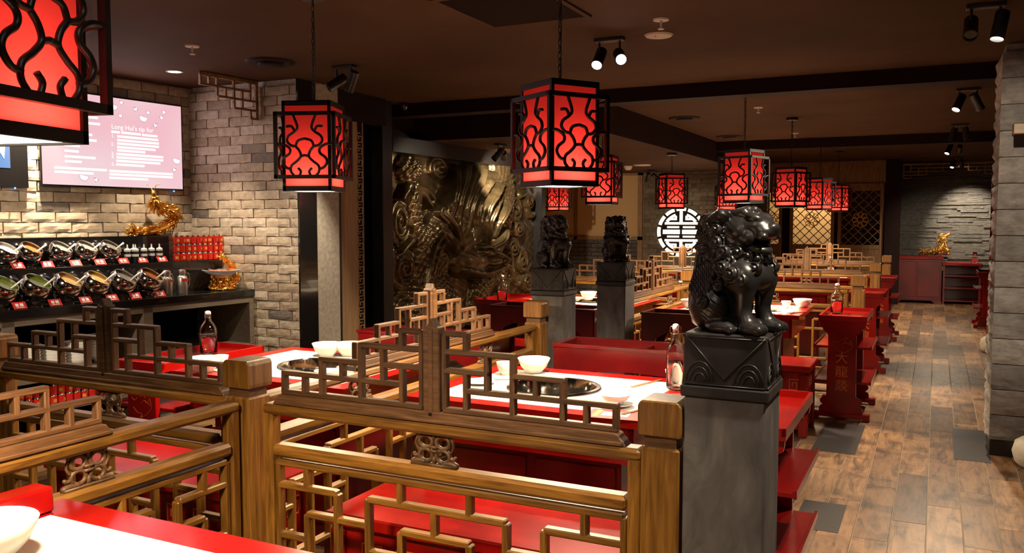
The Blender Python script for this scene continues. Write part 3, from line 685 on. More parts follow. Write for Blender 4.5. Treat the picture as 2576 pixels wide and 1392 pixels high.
SHAFT = MB().box(-.104, .104, -.104, .104, 0, 1.05).mesh('shaft', 'stone_grey', bevel=.006)
def lion_pillar(label, loc, rz, sc_=1.0, lion_rz=0):
    t = thing('stone_pillar', label, 'pillar', loc, rz, 'grey stone pillars carrying lions')
    O('shaft', SHAFT, t); c = O('capital', CAPM, t, (0, 0, 1.08)); O('carving', CARV, c)
    return t
def lion(label, loc, rz):
    o = O('lion_statue', LION, None, loc, (0, 0, rz)); tag(o, label, 'statue', 'black stone lions on pillars'); return o
lion_pillar('nearest tall grey stone pillar with black carved capital beside the front railing', (-.470, 2.255, 0), 0)
lion('large glossy black stone guardian lion seated on the nearest pillar, facing right', (-.472, 2.25, 1.215), R(-22))
lion_pillar('grey stone pillar behind the honey-coloured railing post', (-2.095, 4.80, 0), 0)
lion('black stone lion seated on the pillar behind the honey-coloured railing post', (-2.095, 4.80, 1.215), R(-35))
lion_pillar('dark stone pillar standing alone in the cross aisle, third from the camera', (-2.02, 5.72, 0), 0)
lion('black stone lion in silhouette in front of the beige wall panel', (-2.02, 5.72, 1.215), R(-60))

# ------------------------------------------------------------------ lanterns
LW, LH, CW, LB = .238, .43, .300, 1.643
def lantern_parts():
    p = {}; s = LW / 2; b_ = .014
    fr = MB()
    for sx in (-1, 1):
        for sy in (-1, 1): fr.box(sx * s - b_ / 2 * (1 + sx), sx * s + b_ / 2 * (1 - sx), sy * s - b_ / 2 * (1 + sy), sy * s + b_ / 2 * (1 - sy), 0, LH)
    for z in (0, LH - .024):
        for q in (-1, 1):
            fr.box(-s, s, q * s - (b_ if q > 0 else 0), q * s + (0 if q > 0 else b_), z, z + .024); fr.box(q * s - (b_ if q > 0 else 0), q * s + (0 if q > 0 else b_), -s, s, z, z + .024)
    fr.box(-s, s, -s, s, LH - .004, LH); p['frame'] = fr.mesh('frame', 'lantern_black')
    t = s - b_ / 2; p['shade'] = [MB().add([(-t, 0, .022), (t, 0, .022), (t, 0, LH - .022), (-t, 0, LH - .022)], [(0, 1, 2, 3)]).mesh('shade_panel', 'lantern_silk')]; p['t'] = t
    p['diffuser'] = MB().box(-s + b_, s - b_, -s + b_, s - b_, .004, .010).mesh('diffuser', 'diffuser')
    cg = MB(); c = CW / 2; z0, z1 = .058, .375; e = .016
    for sx in (-1, 1):
        for sy in (-1, 1): cg.box(sx * c - e / 2 * (1 + sx), sx * c + e / 2 * (1 - sx), sy * c - e / 2 * (1 + sy), sy * c + e / 2 * (1 - sy), z0, z1)
    for z in (z0, z1 - .018):
        for q in (-1, 1):
            cg.box(-c, c, q * c - (e if q > 0 else 0), q * c + (0 if q > 0 else e), z, z + .018); cg.box(q * c - (e if q > 0 else 0), q * c + (0 if q > 0 else e), -c, c, z, z + .018)
    for k in range(4):   # little brackets to the body
        a = math.pi / 4 + k * math.pi / 2; cg.tube([(s * 1.38 * math.cos(a), s * 1.38 * math.sin(a), z1 - .01), (c * 1.38 * math.cos(a), c * 1.38 * math.sin(a), z1 - .01)], .003, 5)
    p['cage'] = cg.mesh('cage', 'lantern_black')
    fr2 = MB(); Wf = CW - .02; Hf = z1 - z0 - .03
    half = [[(.30, 1.0), (.375, .80), (.33, .72), (.22, .645), (.195, .56), (.26, .49), (.34, .475)], [(.33, .72), (.275, .80), (.185, .80)], [(.34, .475), (.385, .565), (.5, .60)],
            [(0, .515), (.13, .505), (.235, .44), (.235, .36), (.145, .29), (.115, .21), (.175, .125), (.26, .10)], [(.34, .475), (.405, .40), (.43, .31), (.36, .23), (.265, .155), (.255, .06), (.32, -.02)], [(.40, -.02), (.425, .06), (.38, .115)], [(.43, .31), (.5, .325)]]
    for ln in half:
        pts = catmull(ln, 6)
        for m_ in (0, 1): fr2.tube([(((1 - u) if m_ else u) * Wf - Wf / 2, 0, z0 + .017 + v_ * Hf) for u, v_ in pts], .0068, 6)
    p['fret'] = fr2.mesh('fretwork', 'lantern_black', smooth=True)
    return p
LP = lantern_parts()
def chain_mesh(L):
    mb = MB(); n = int(L / .026)
    for k in range(n):
        z = k * .026; pts = []
        for q in range(10):
            a = 2 * math.pi * q / 10; u = .006 * math.cos(a); v_ = .017 * math.sin(a); pts.append((u, 0, z + v_ + .013) if k % 2 else (0, u, z + v_ + .013))
        mb.tube(pts, .0019, 5, closed=True)
    mb.tube([(.006, .004, 0), (.009, .002, L * .5), (.004, .004, L)], .0018, 5)
    return mb.mesh('chain', 'black_metal', smooth=True)
ROS = MB().lathe([(0, -.028), (.055, -.028), (.06, -.024), (.06, 0)], 24).mesh('ceiling_rose', 'black_metal', auto=True)
CHN = {CZ: chain_mesh(CZ - LB - LH - .028), LZ: chain_mesh(LZ - LB - LH - .028)}
LANT = []
def lantern(label, x, y, rot, ceil=CZ, down=50, inner=1.5):
    t = thing('lantern', label, 'lantern', (x, y, LB), R(rot), 'red lanterns over the tables')
    O('frame', LP['frame'], t)
    for k in range(4):
        a = k * math.pi / 2; O('shade_panel', LP['shade'][0], t, (LP['t'] * math.sin(a), -LP['t'] * math.cos(a), 0), (0, 0, a))
    O('diffuser', LP['diffuser'], t); c = O('cage', LP['cage'], t)
    for k in range(4):
        a = k * math.pi / 2; d = CW / 2 - .008; O('fretwork', LP['fret'], c, (d * math.sin(a), -d * math.cos(a), 0), (0, 0, a))
    O('chain', CHN[ceil], t, (0, 0, LH)); O('ceiling_rose', ROS, t, (0, 0, ceil - LB))
    light('POINT', 'lamp', (0, 0, .058), inner, (1, .78, .5), t, .03); light('AREA', 'downlight', (0, 0, -.003), down, WARM, t, .19, spread=R(145))
    return t
lantern('largest red lantern, cut off at the top left corner', -1.52, .955, 14.3)
lantern('red lantern hanging over the front centre table', -1.435, 3.34, -32.6)
lantern('red lantern in front of the pale brick pier', -2.75, 3.36, 20.8)
lantern('red lantern directly above the nearest black lion', -1.42, 7.1, -18.7)
lantern('red lantern partly hidden behind the front centre lantern', -2.66, 7.15, 6)
lantern('red lantern right of the one above the lion', -1.42, 9.6, -21.6)
lantern('red lantern above the glowing round emblem', -2.90, 10.2, 39.4, LZ)
lantern('red lantern half hidden behind the lantern above the lion', -2.72, 12.4, 20)
lantern('small red lantern, second from the right of the row', -1.42, 12.1, -26)
lantern('smallest red lantern, rightmost of the row before the lattice doors', -1.42, 14.5, -22)
lantern('small red lantern hanging below the front centre lantern', -5.17, 12.0, -17.7, LZ)

# ------------------------------------------------------------------ red lacquer furniture
TZ = .78; TL, TD = 1.03, .87
def rect_hole(x0, x1, y0, y1, z, r, c=(0, 0), seg=40):
    """flat plate with a round hole"""
    vs = []; fs = []
    for k in range(seg):
        a = 2 * math.pi * k / seg; ca, sa = math.cos(a), math.sin(a); vs.append((c[0] + r * ca, c[1] + r * sa, z))
    for k in range(seg):
        a = 2 * math.pi * k / seg; ca, sa = math.cos(a), math.sin(a)
        t = min(((x1 - c[0]) / ca if ca > 1e-6 else (x0 - c[0]) / ca if ca < -1e-6 else 9), ((y1 - c[1]) / sa if sa > 1e-6 else (y0 - c[1]) / sa if sa < -1e-6 else 9)); vs.append((c[0] + t * ca, c[1] + t * sa, z))
    for k in range(seg): k2 = (k + 1) % seg; fs.append((k, seg + k, seg + k2, k2))
    for cx_ in (x0, x1):      # corners
        for cy_ in (y0, y1):
            ang = math.atan2(cy_ - c[1], cx_ - c[0]) % (2 * math.pi); k = int(ang / (2 * math.pi) * seg) % seg; k2 = (k + 1) % seg; n = len(vs); vs.append((cx_, cy_, z)); fs.append((seg + k, n, seg + k2))
    return MB().add(vs, fs)
TI = (-TL / 2 + .085, TL / 2 - .085, -TD / 2 + .080, TD / 2 - .095)   # white inlay
def table_meshes():
    d = {}; x0, x1, y0, y1 = TI; tp = MB(); a, b_ = TL / 2, TD / 2
    for q in ((-a, a, -b_, y0), (-a, a, y1, b_), (-a, x0, y0, y1), (x1, a, y0, y1)): tp.box(*q, TZ - .032, TZ)
    d['top'] = tp.mesh('table_top', 'lacquer'); d['inlay'] = rect_hole(x0, x1, y0, y1, TZ - .0012, .186, (-.03, 0)).mesh('inlay', 'inlay_white')
    ap = MB(); i = .06
    for q in ((-a + i, a - i, -b_ + i, -b_ + i + .02), (-a + i, a - i, b_ - i - .02, b_ - i), (-a + i, -a + i + .02, -b_ + i, b_ - i), (a - i - .02, a - i, -b_ + i, b_ - i)): ap.box(*q, TZ - .185, TZ - .032)
    d['apron'] = ap.mesh('apron', 'lacquer'); dr = MB().box(-.15, .15, -.006, .006, -.045, .045).mesh('drawer', 'lacquer', bevel=.003); d['drawer'] = dr
    d['hole'] = MB().box(-.035, .035, -.002, .0, -.018, .018).mesh('cutout', 'black_matte'); d['gold'] = MB().tube(catmull([(-.024, 0, -.006), (-.01, 0, .010), (0, 0, -.004), (.012, 0, .010), (.024, 0, -.008)], 5), .0035, 5).mesh('carving', 'gold_line')
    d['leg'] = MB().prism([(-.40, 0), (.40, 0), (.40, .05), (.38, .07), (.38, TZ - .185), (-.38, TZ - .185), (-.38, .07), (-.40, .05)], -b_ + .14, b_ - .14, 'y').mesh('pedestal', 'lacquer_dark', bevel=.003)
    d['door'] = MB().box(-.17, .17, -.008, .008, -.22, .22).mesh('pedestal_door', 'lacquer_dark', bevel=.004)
    d['pot'] = MB().lathe([(.205, .006), (.203, .009), (.186, .009), (.184, .004), (.178, -.05), (.172, -.085), (.05, -.092), (0, -.092)], 48).mesh('rim_and_well', 'steel', auto=True)
    d['coil'] = MB().lathe([(.0, -.086), (.11, -.086), (.112, -.08), (.108, -.078), (0, -.078)], 36).mesh('burner_plate', 'steel_brushed', auto=True)
    return d
TM = table_meshes()
def table(label, x, y, rz, pot_label):
    t = thing('hotpot_table', label, 'table', (x, y, 0), rz, 'red lacquer hotpot tables')
    O('table_top', TM['top'], t); O('inlay', TM['inlay'], t); ap = O('apron', TM['apron'], t)
    for s in (-1, 1):
        for q in (-.22, .22):
            dr = O('drawer', TM['drawer'], t, (q, s * (TD / 2 - .054), TZ - .11), (0, 0, 0 if s < 0 else math.pi))
            O('cutout', TM['hole'], dr, (.06, -.0065, 0)); O('carving', TM['gold'], dr, (.06, -.009, 0)); O('cutout', TM['hole'], dr, (-.06, -.0065, 0)); O('carving', TM['gold'], dr, (-.06, -.009, 0))
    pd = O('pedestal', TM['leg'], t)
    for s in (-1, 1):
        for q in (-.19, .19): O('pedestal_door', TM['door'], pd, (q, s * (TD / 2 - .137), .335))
    c, s_ = math.cos(rz), math.sin(rz)
    p = thing('hotpot', pot_label, 'hotpot', (x - .03 * c, y - .03 * s_, TZ), rz, 'steel hotpots sunk into the tables'); O('rim_and_well', TM['pot'], p); O('burner_plate', TM['coil'], p)
ROWS = {0: 1.0, 1: 3.36, 2: 7.2, 3: 9.55, 4: 11.9}; XR, XL = -1.435, -2.77
tb = {('R', 1): ('red hotpot table with white top behind the nearest railing', 'round steel hotpot sunk in the front centre table'), ('L', 1): ('red hotpot table with white top left of the diagonal railing, below the brick pier', 'round steel hotpot in the table below the brick pier'),
      ('R', 0): ('red table edge with white top in the bottom left corner', 'round steel hotpot in the foreground table, out of view'), ('R', 2): ('red hotpot table right of the lion, with cutout apron', 'round hotpot ring just right of the nearest lion'), ('L', 2): ('red hotpot table between the two far lion pillars', 'dark hotpot seen between the two far lion pillars'),
      ('R', 3): ('red table behind the railing with the swing-top bottle', 'hotpot behind the second row railing'), ('L', 3): ('red table under the lantern by the round emblem', 'hotpot under the lantern by the round emblem'), ('R', 4): ('farthest red table before the lattice doors', 'farthest hotpot before the lattice doors'), ('L', 4): ('farthest red table below the round emblem', 'farthest hotpot below the round emblem')}
for (s, r_), (a, b_) in tb.items(): table(a, (XR if s == 'R' else XL) - (.065 if r_ == 0 else 0), ROWS[r_], 0 if s == 'R' else math.pi, b_)

# side stands: shaped end panels, rimmed tray top and two shelves
def stand_meshes():
    d = {}; half = [(.105, .02), (.155, .02), (.155, .075), (.148, .095), (.125, .105), (.148, .125), (.150, .145), (.135, .160), (.105, .175), (.100, .56), (.100, .64), (.125, .665), (.138, .675), (.138, .690), (.160, .700), (.165, .725), (.165, .745)]
    poly = half + [(-u, v_) for u, v_ in half[::-1]]
    d['panel'] = MB().prism(poly, -.015, .015).mesh('end_panel', 'lacquer', bevel=.0025)
    d['foot'] = MB().prism([(-.205, 0), (-.165, 0), (-.15, .018), (.15, .018), (.165, 0), (.205, 0), (.205, .050), (-.205, .050)], -.03, .03).mesh('foot', 'lacquer', bevel=.003)
    tr = MB(); w_, l = .172, .36; tr.box(-w_, w_, -l, l, .745, .760)
    for q in ((-w_, w_, -l, -l + .014), (-w_, w_, l - .014, l), (-w_, -w_ + .014, -l, l), (w_ - .014, w_, -l, l)): tr.box(*q, .76, .788)
    d['tray'] = tr.mesh('tray_top', 'lacquer'); sh = MB().box(-.20, .20, -.315, .315, -.009, .009)
    for s in (-1, 1): sh.box(s * .20 - .006, s * .20 + .006, -.315, .315, -.012, .020)
    d['shelf'] = sh.mesh('shelf', 'lacquer', bevel=.002)
    cv = MB()
    for ln in ([(-.07, .60), (-.05, .585), (-.03, .60)], [(-.06, .55), (-.03, .525), (.0, .52)], [(.0, .57), (.02, .59), (.045, .575)], [(-.02, .50), (.02, .51), (.05, .53), (.072, .56), (.06, .60), (.05, .585), (.06, .565)], [(.02, .63), (.04, .615)], [(-.01, .605), (.015, .615), (.03, .60)]):
        cv.tube([(u, -.0155, v_) for u, v_ in catmull(ln, 4)], .0016, 4)
    d['carv'] = cv.mesh('carving', 'gold_line', smooth=True)
    d['txt'] = [text_mesh(ch, .095, .0008, 'gold_line') for ch in '大龍燚']
    return d
SM = stand_meshes()
def stand(label, x, y, rz=0):
    t = thing('side_stand', label, 'stand', (x, y, 0), rz, 'red lacquer side stands')
    O('tray_top', SM['tray'], t)
    for s in (-1, 1):
        p = O('end_panel', SM['panel'], t, (0, s * .33, 0), (0, 0, 0 if s < 0 else math.pi)); O('foot', SM['foot'], t, (0, s * .33, 0))
        O('carving', SM['carv'], p)
        for k in range(3): tag(O('lettering', SM['txt'][k], p, (0, -.0160, .465 - k * .105), (math.pi / 2, 0, 0)), 'gold engraved character')
    for z in (.28, .545): O('shelf', SM['shelf'], t, (0, 0, z))
XS, XSL = -.615, -3.60
stand('red side stand half hidden behind the nearest stone pillar', XS, 3.36)
stand('bright red side stand with gold engraved characters right of the lion', XS, 7.17)
stand('red side stand second in the row along the aisle', XS, 9.45); stand('farthest red side stand along the aisle, by the dark pillar', XS, 11.95)
stand('red side stand with the bottle below the brick pier', XSL, 3.36, math.pi); stand('red side stand with a bottle in front of the dragon relief', XSL, 7.17, math.pi)
stand('red side stand on the right of the aisle behind the stone pillar', .70, 9.6); stand('far red side stand on the right of the aisle near the slate wall', .70, 13.9)
MB_ = MB().box(-.035, .035, -.34, .36, 0, .065).mesh('tray_box', 'lacquer', bevel=.006)
o = tag(O('tray_box', MB_, None, (-1.975, 1.0, TZ)), 'red lacquer box at the far left end of the foreground table', 'box')

# benches
def bench_meshes():
    d = {}; d['seat'] = MB().box(-.56, .56, -.215, .215, .455, .50).mesh('seat', 'lacquer', bevel=.006)
    bx = MB().box(-.53, .53, -.185, .185, .05, .455); d['body'] = bx.mesh('body', 'lacquer', bevel=.004)
    d['leg'] = MB().box(-.03, .03, -.03, .03, 0, .44).mesh('leg', 'lacquer', bevel=.004)
    me = MB()   # meander motif
    for k in range(7):
        x = -.42 + k * .14
        for a, b_ in (((0, 0), (.05, 0)), ((.05, 0), (.05, .05)), ((0, 0), (0, .07)), ((0, .07), (.08, .07)), ((.08, .07), (.08, .01)), ((.02, .05), (.05, .05)), ((.02, .05), (.02, .022))):
            x0, x1 = sorted((a[0], b_[0])); z0, z1 = sorted((a[1], b_[1])); me.box(x + x0 - .0018, x + x1 + .0018, -.001, .0012, .33 + z0 - .0018, .33 + z1 + .0018)
    d['motif'] = me.mesh('meander_motif', 'gold_line'); return d
BM = bench_meshes()
def bench(label, x, y):
    t = thing('bench', label, 'bench', (x, y, 0), 0, 'red lacquer benches in the booths')
    O('seat', BM['seat'], t); b_ = O('body', BM['body'], t)
    for sx in (-1, 1):
        for sy in (-1, 1): O('leg', BM['leg'], t, (sx * .515, sy * .17, 0))
    O('meander_motif', BM['motif'], b_, (0, -.186, 0))
    MO = O('meander_motif', BM['motif'], b_, (.531, 0, 0), (0, 0, math.pi / 2), (.36, 1, 1))
for l, x, y in (('red bench with a glowing seat behind the lattice of the nearest railing', -1.31, 2.52), ('red bench seen through the railings left of the corner post', -2.80, 2.52), ('red bench with gold meander trim right of the lion pillar', -1.31, 6.32), ('red bench behind the far lion pillars', -2.80, 6.32)): bench(l, x, y)
# rimmed consoles at the ends of the booths
def console_mesh():
    d = {}; b_ = MB(); w_, l = .42, .14; z1 = .855
    for s in (-1, 1): b_.prism([(-w_, .0), (-w_ + .07, .0), (-w_ + .07, .60), (-w_ + .10, .68), (-w_ + .18, .725), (0, .735), (w_ - .18, .725), (w_ - .10, .68), (w_ - .07, .60), (w_ - .07, 0), (w_, 0), (w_, z1), (-w_, z1)], s * l - .010, s * l + .010)
    for s in (-1, 1): b_.box(s * w_ - .010, s * w_ + .010, -l, l, 0, z1)
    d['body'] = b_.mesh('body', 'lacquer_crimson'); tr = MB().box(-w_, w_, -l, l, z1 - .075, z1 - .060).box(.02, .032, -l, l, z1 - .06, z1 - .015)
    for q in ((-w_ - .014, w_ + .014, -l - .014, -l + .006), (-w_ - .014, w_ + .014, l - .006, l + .014), (-w_ - .014, -w_ + .006, -l, l), (w_ - .006, w_ + .014, -l, l)): tr.box(*q, z1 - .012, z1 + .004)
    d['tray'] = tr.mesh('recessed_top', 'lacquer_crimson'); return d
KM = console_mesh()
def console(label, x, y):
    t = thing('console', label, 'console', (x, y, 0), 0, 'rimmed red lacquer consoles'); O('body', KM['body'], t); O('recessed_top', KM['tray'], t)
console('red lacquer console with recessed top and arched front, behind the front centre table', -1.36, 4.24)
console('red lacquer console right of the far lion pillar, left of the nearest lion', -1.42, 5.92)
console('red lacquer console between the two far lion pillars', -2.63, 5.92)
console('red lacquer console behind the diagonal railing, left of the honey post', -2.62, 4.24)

# ------------------------------------------------------------------ tableware
def bowl_mesh(r, h, n='bowl'): return MB().lathe([(0, .006), (r * .42, .006), (r * .46, 0), (r * .52, 0), (r * .54, .008), (r * .80, h * .45), (r, h), (r * .985, h + .0015), (r * .95, h - .002), (r * .76, h * .45), (r * .45, .012), (0, .010)], 36).mesh(n, 'porcelain', smooth=True)
BW = bowl_mesh(.078, .068); BS = bowl_mesh(.062, .036, 'dish'); CU = bowl_mesh(.040, .058, 'cup')
PLT = MB().lathe([(0, .002), (.04, .002), (.07, .010), (.072, .012), (.07, .013), (.04, .006), (0, .006)], 32).mesh('saucer', 'porcelain', smooth=True)
def ware(kind, label, x, y, z=TZ, group='white porcelain on the tables'):
    me, cat = {'bowl': (BW, 'bowl'), 'dish': (BS, 'dish'), 'cup': (CU, 'cup'), 'saucer': (PLT, 'saucer')}[kind]
    return tag(O(kind, me, None, (x, y, z)), label, cat, group)
W = ware
W('bowl', 'white bowl at the far left of the front centre table', -1.70, 3.66); W('cup', 'white cup beside the bowl at the far left of the front centre table', -1.80, 3.55)
W('saucer', 'saucer under the shallow dish in front of the steel hotpot', -1.105, 3.13); W('dish', 'shallow white dish in front of the steel hotpot', -1.105, 3.13, TZ + .011)
W('cup', 'white cup behind the tall bottle next to the nearest lion', -1.03, 3.70); W('saucer', 'white saucer at the left end of the front centre table behind the crest', -1.80, 3.30)
W('bowl', 'white bowl left of its twin on the table below the brick pier', -2.90, 3.62); W('bowl', 'white bowl right of its twin on the table below the brick pier', -2.80, 3.68)
W('dish', 'white dish right of the hotpot on the table below the brick pier', -2.48, 3.10); W('bowl', 'wide white bowl by the left bottle in front of the corner post', -3.12, 2.98); W('cup', 'white cup behind the wide bowl left of the corner post', -3.14, 3.10)
W('bowl', 'large white bowl cut off at the bottom left corner', -1.79, 1.10).scale = (1.25, 1.25, 1.2)
W('cup', 'white cup on the table right of the lion', -1.10, 7.32); W('bowl', 'white bowl on the table right of the lion', -.99, 7.45); W('dish', 'pinkish shaded dish nearest on the table right of the lion', -1.16, 7.03)
W('bowl', 'white bowl left of the lion on the second row table', -1.82, 6.99); W('cup', 'white cup behind the bowl left of the lion', -1.86, 7.22)
W('bowl', 'white bowl between the two far lion pillars', -2.86, 7.35); W('bowl', 'small white bowl on the far table between the lion pillars', -3.05, 9.8); W('cup', 'small white cup right of the far bowl between the lion pillars', -2.9, 9.4); W('cup', 'white cup at the front of the table by the dragon relief', -3.22, 7.0)
def bottle_meshes():
    pr = [(0, .003), (.030, .003), (.0365, .008), (.0385, .02), (.0385, .150), (.0365, .170), (.030, .190), (.021, .208), (.0150, .222), (.0130, .245), (.0150, .248), (.0150, .256), (.012, .258)]
    inn = [(.0095, .256), (.0100, .222), (.0175, .206), (.0265, .188), (.033, .168), (.035, .150), (.035, .012), (.028, .008), (0, .008)]
    d = {'glass': MB().lathe(pr + inn, 28).mesh('glass', 'glass', smooth=True)}
    d['water'] = MB().lathe([(0, .0085), (.0276, .0085), (.0346, .0125), (.0346, .120), (0, .120)], 28).mesh('water', 'water', smooth=True)
    d['stopper'] = MB().lathe([(0, .258), (.013, .258), (.014, .266), (.013, .278), (.006, .283), (0, .283)], 18).mesh('stopper', 'cork_white', smooth=True)
    wi = MB()
    for s in (-1, 1): wi.tube(catmull([(0, s * .014, .272), (.004, s * .022, .268), (.004, s * .023, .248), (.0, s * .016, .240)], 4), .0014, 5)
    wi.tube([(.0155 * math.cos(a), .0155 * math.sin(a), .24) for a in np.linspace(0, 2 * math.pi, 17)[:-1]], .0012, 5, closed=True); d['clip'] = wi.mesh('wire_clip', 'steel', smooth=True); return d
BT = bottle_meshes()
def bottle(label, x, y, z=TZ, sq=True):
    t = thing('water_bottle', label, 'bottle', (x, y, z), random.uniform(0, 6), 'swing-top glass water bottles')
    for k in BT: O(BT[k].name.split('.')[0], BT[k], t)
    if sq: t.scale = (1.2, 1.2, .86)
bottle('tall clear swing-top bottle next to the nearest lion pillar', -.985, 3.555, TZ, False); bottle('swing-top bottle in front of the buffet, left of the brick pier', -3.60, 3.47, .7605); bottle('swing-top bottle on the bright red side stand', -.70, 7.25, .7605)
bottle('swing-top bottle in front of the dragon relief', -3.585, 7.02, .7605); bottle('far swing-top bottle in front of the lattice doors', -1.26, 12.15)
CH = MB().tube([(-.12, -.005, .004), (.12, -.003, .003)], [.0035, .0022], 6).tube([(-.12, .005, .004), (.12, .003, .003)], [.0035, .0022], 6).mesh('chopsticks', 'chopstick_wood', smooth=True)
for l, x, y, a in (('pair of chopsticks left of the tall bottle on the front centre table', -1.13, 3.62, 75), ('pair of chopsticks at the near right corner of the front centre table', -.985, 3.10, 70), ('pair of chopsticks at the left end of the front centre table', -1.78, 3.40, 25), ('pair of chopsticks on the table right of the lion', -.965, 6.98, 60)):
    tag(O('chopsticks', CH, None, (x, y, TZ), (0, 0, R(a))), l, 'chopsticks', 'chopsticks on the tables')
CARD = MB().box(-.105, .105, -.075, .075, 0, .002).mesh('menu_card', 'paper_red'); 
def card(label, x, y, z, rz):
    t = tag(O('menu_card', CARD, None, (x, y, z), (0, 0, R(rz))), label, 'menu card', 'printed red menu cards')
    MB().box(-.05, .05, -.03, .03, .002, .0024).build('print', 'paper', t); MB().box(-.08, -.06, -.05, .05, .002, .0024).build('print', 'gold_flat', t)
card('red menu card under the chopsticks by the nearest lion pillar', -1.05, 2.985, TZ, 6); card('menu card lying in the tray of the bright red side stand', -.60, 7.02, .7605, 10); card('red menu card by the bottle in front of the dragon relief', -3.40, 7.3, .7605, 5)
card('red menu card on the side stand below the brick pier', -3.55, 3.22, .7605, 5); card('white printed card on the second side stand of the row', -.66, 9.2, .7605, 0)

# ------------------------------------------------------------------ buffet (local: +X to the pier, -Y to the room)
def bth(name, label, cat, s, off, z, rz=0, group=None): return thing(name, label, cat, bpos(s, off, z), brz + rz, group)
bf = bth('buffet_counter', 'long black buffet counter with timber-framed open shelves against the brick wall', 'counter', 0, 0, 0)
MB().box(-4, -.004, 0, .68, .895, .95).build('worktop', 'black_gloss', bf, bevel=.003)
MB().box(-4, -.07, .30, .68, .95, 1.185).build('middle_riser', 'black_gloss', bf, bevel=.002)
MB().box(-4, -.42, .50, .68, 1.185, 1.385).build('upper_riser', 'black_gloss', bf, bevel=.002)
noisy('taupe_wood', [(.3, (.13, .10, .075)), (.7, (.20, .16, .12))], 5, (1, 10, 10), .5)
for x0, x1 in ((-.05, -.005), (-1.02, -.94), (-2.0, -1.92), (-3.0, -2.92), (-4, -3.95)): MB().box(x0, x1, .015, .66, 0, .895).build('upright', 'taupe_wood', bf, bevel=.002)
for z0, z1 in ((.845, .895), (.475, .515), (.27, .30), (0, .07)): MB().box(-3.95, -.05, .015, .66, z0, z1).build('shelf', 'taupe_wood', bf, bevel=.002)
MB().box(-3.95, -.05, .64, .66, .07, .845).build('back_panel', 'black_matte', bf)

def pot_mesh(r):
    d = {}; op = math.radians(38); pr = []
    for k in range(17): a = -math.pi / 2 + (math.pi / 2 + op) * k / 16; pr.append((max(r * math.cos(a), .0005), r * math.sin(a)))
    inn = [(p[0] * .965, p[1] * .965) for p in pr[::-1]]
    mt = Matrix.Rotation(R(33), 3, 'X') @ Matrix.Rotation(R(14), 3, 'Y'); c = (0, 0, r * 1.12)
    d['b'] = MB().lathe(pr + inn, 32, c, 0, mt).mesh('bowl', 'steel', smooth=True)
    d['f'] = MB().lathe([(0, 0), (r * .52, 0), (r * .52, .006), (r * .25, .014), (r * .22, r * .2)], 24).mesh('foot', 'steel', auto=True)
    zz = .36; rr = math.sqrt(1 - zz * zz) * r * .955; sm = MB(); sm.lathe([(.0004, zz * r), (rr, zz * r)], 28, c, 0, mt); d['s'] = sm
    a = mt @ Vector((r * .45, -.1 * r, r * .35)); b_ = mt @ Vector((r * 1.02, r * .1, r * 1.0)); d['l'] = MB().tube([Vector(c) + a, Vector(c) + a.lerp(b_, .6), Vector(c) + b_], [.006, .006, .008], 8, flat=.6).mesh('ladle', 'white_plastic', smooth=True); return d
PB, PS = pot_mesh(.102), pot_mesh(.086)
def pot(pm_, label, s, off, z, sauce):
    t = bth('sauce_pot', label, 'pot', s, off, z, group='steel sauce pots on the buffet')
    O('bowl', pm_['b'], t); O('foot', pm_['f'], t); O('ladle', pm_['l'], t); O('sauce', pm_['s'].mesh('sauce', sauce), t)
for k, (s, c, l) in enumerate(((1.925, 'sauce_green', 'green-filled steel pot at the left end of the lower buffet row'), (1.715, 'sauce_green', 'second green-filled steel pot of the lower buffet row'), (1.500, 'sauce_gold', 'steel pot with golden filling, leftmost golden one of the lower row'), (1.293, 'sauce_gold', 'steel pot with golden filling, second golden one of the lower row'), (1.088, 'sauce_grey', 'empty looking steel pot above the railing crest'), (.875, 'sauce_brown', 'brown-tinted steel pot beside the steel jugs'))): pot(PB, l, s, .15, .95, c)
for k, (s, c, l) in enumerate(((1.745, 'porcelain', 'white-filled steel pot at the left edge of the upper buffet row'), (1.585, 'sauce_brown', 'steel pot with reddish brown sauce in the upper row'), (1.375, 'sauce_grey', 'steel pot with olive filling in the upper row'), (1.185, 'sauce_grey', 'steel pot fourth from the left in the upper row'), (1.0, 'sauce_grey', 'steel pot next to the squeeze bottles in the upper row'))): pot(PS, l, s, .42, 1.185, c)
CM = MB().box(-.042, .042, -.001, .001, 0, .052).mesh('label_card', 'paper_red'); CP = MB().box(-.026, -.006, -.0016, -.001, .018, .040).box(.002, .024, -.0016, -.001, .018, .040).box(-.026, .026, -.0016, -.001, .008, .012).mesh('print', 'label_white'); CF = MB().box(-.03, .03, 0, .02, 0, .004).mesh('stand_foot', 'wood_far')
def lcard(label, s, off, z):
    t = bth('label_card', label, 'label card', s, off, z + .002, group='red label cards along the buffet'); a = O('card', CM, t, (0, 0, 0), (R(-38), 0, 0)); O('print', CP, a); O('stand_foot', CF, t)
for k, s in enumerate((1.86, 1.63, 1.42, 1.225, 1.045, .845)): lcard('red label card in front of pot number %s from the left, lower buffet row' % ('one', 'two', 'three', 'four', 'five', 'six')[k], s, .045, .95)
for k, s in enumerate((1.70, 1.50, 1.30, 1.115, .93, .77, .60)): lcard('red label card %s from the left on the upper buffet shelf' % ('first', 'second', 'third', 'fourth', 'fifth', 'sixth', 'seventh')[k], s, .335, 1.185)
SQ = (MB().lathe([(0, 0), (.021, 0), (.023, .004), (.023, .085), (.021, .092)], 18).mesh('body', 'sauce_dark', auto=True), MB().lathe([(.0235, .088), (.0235, .102), (.018, .108), (.007, .112), (.004, .140), (0, .141)], 18).mesh('nozzle_cap', 'white_plastic', auto=True), MB().lathe([(.0234, .05), (.0234, .068)], 18).mesh('label_band', 'label_white', smooth=True))
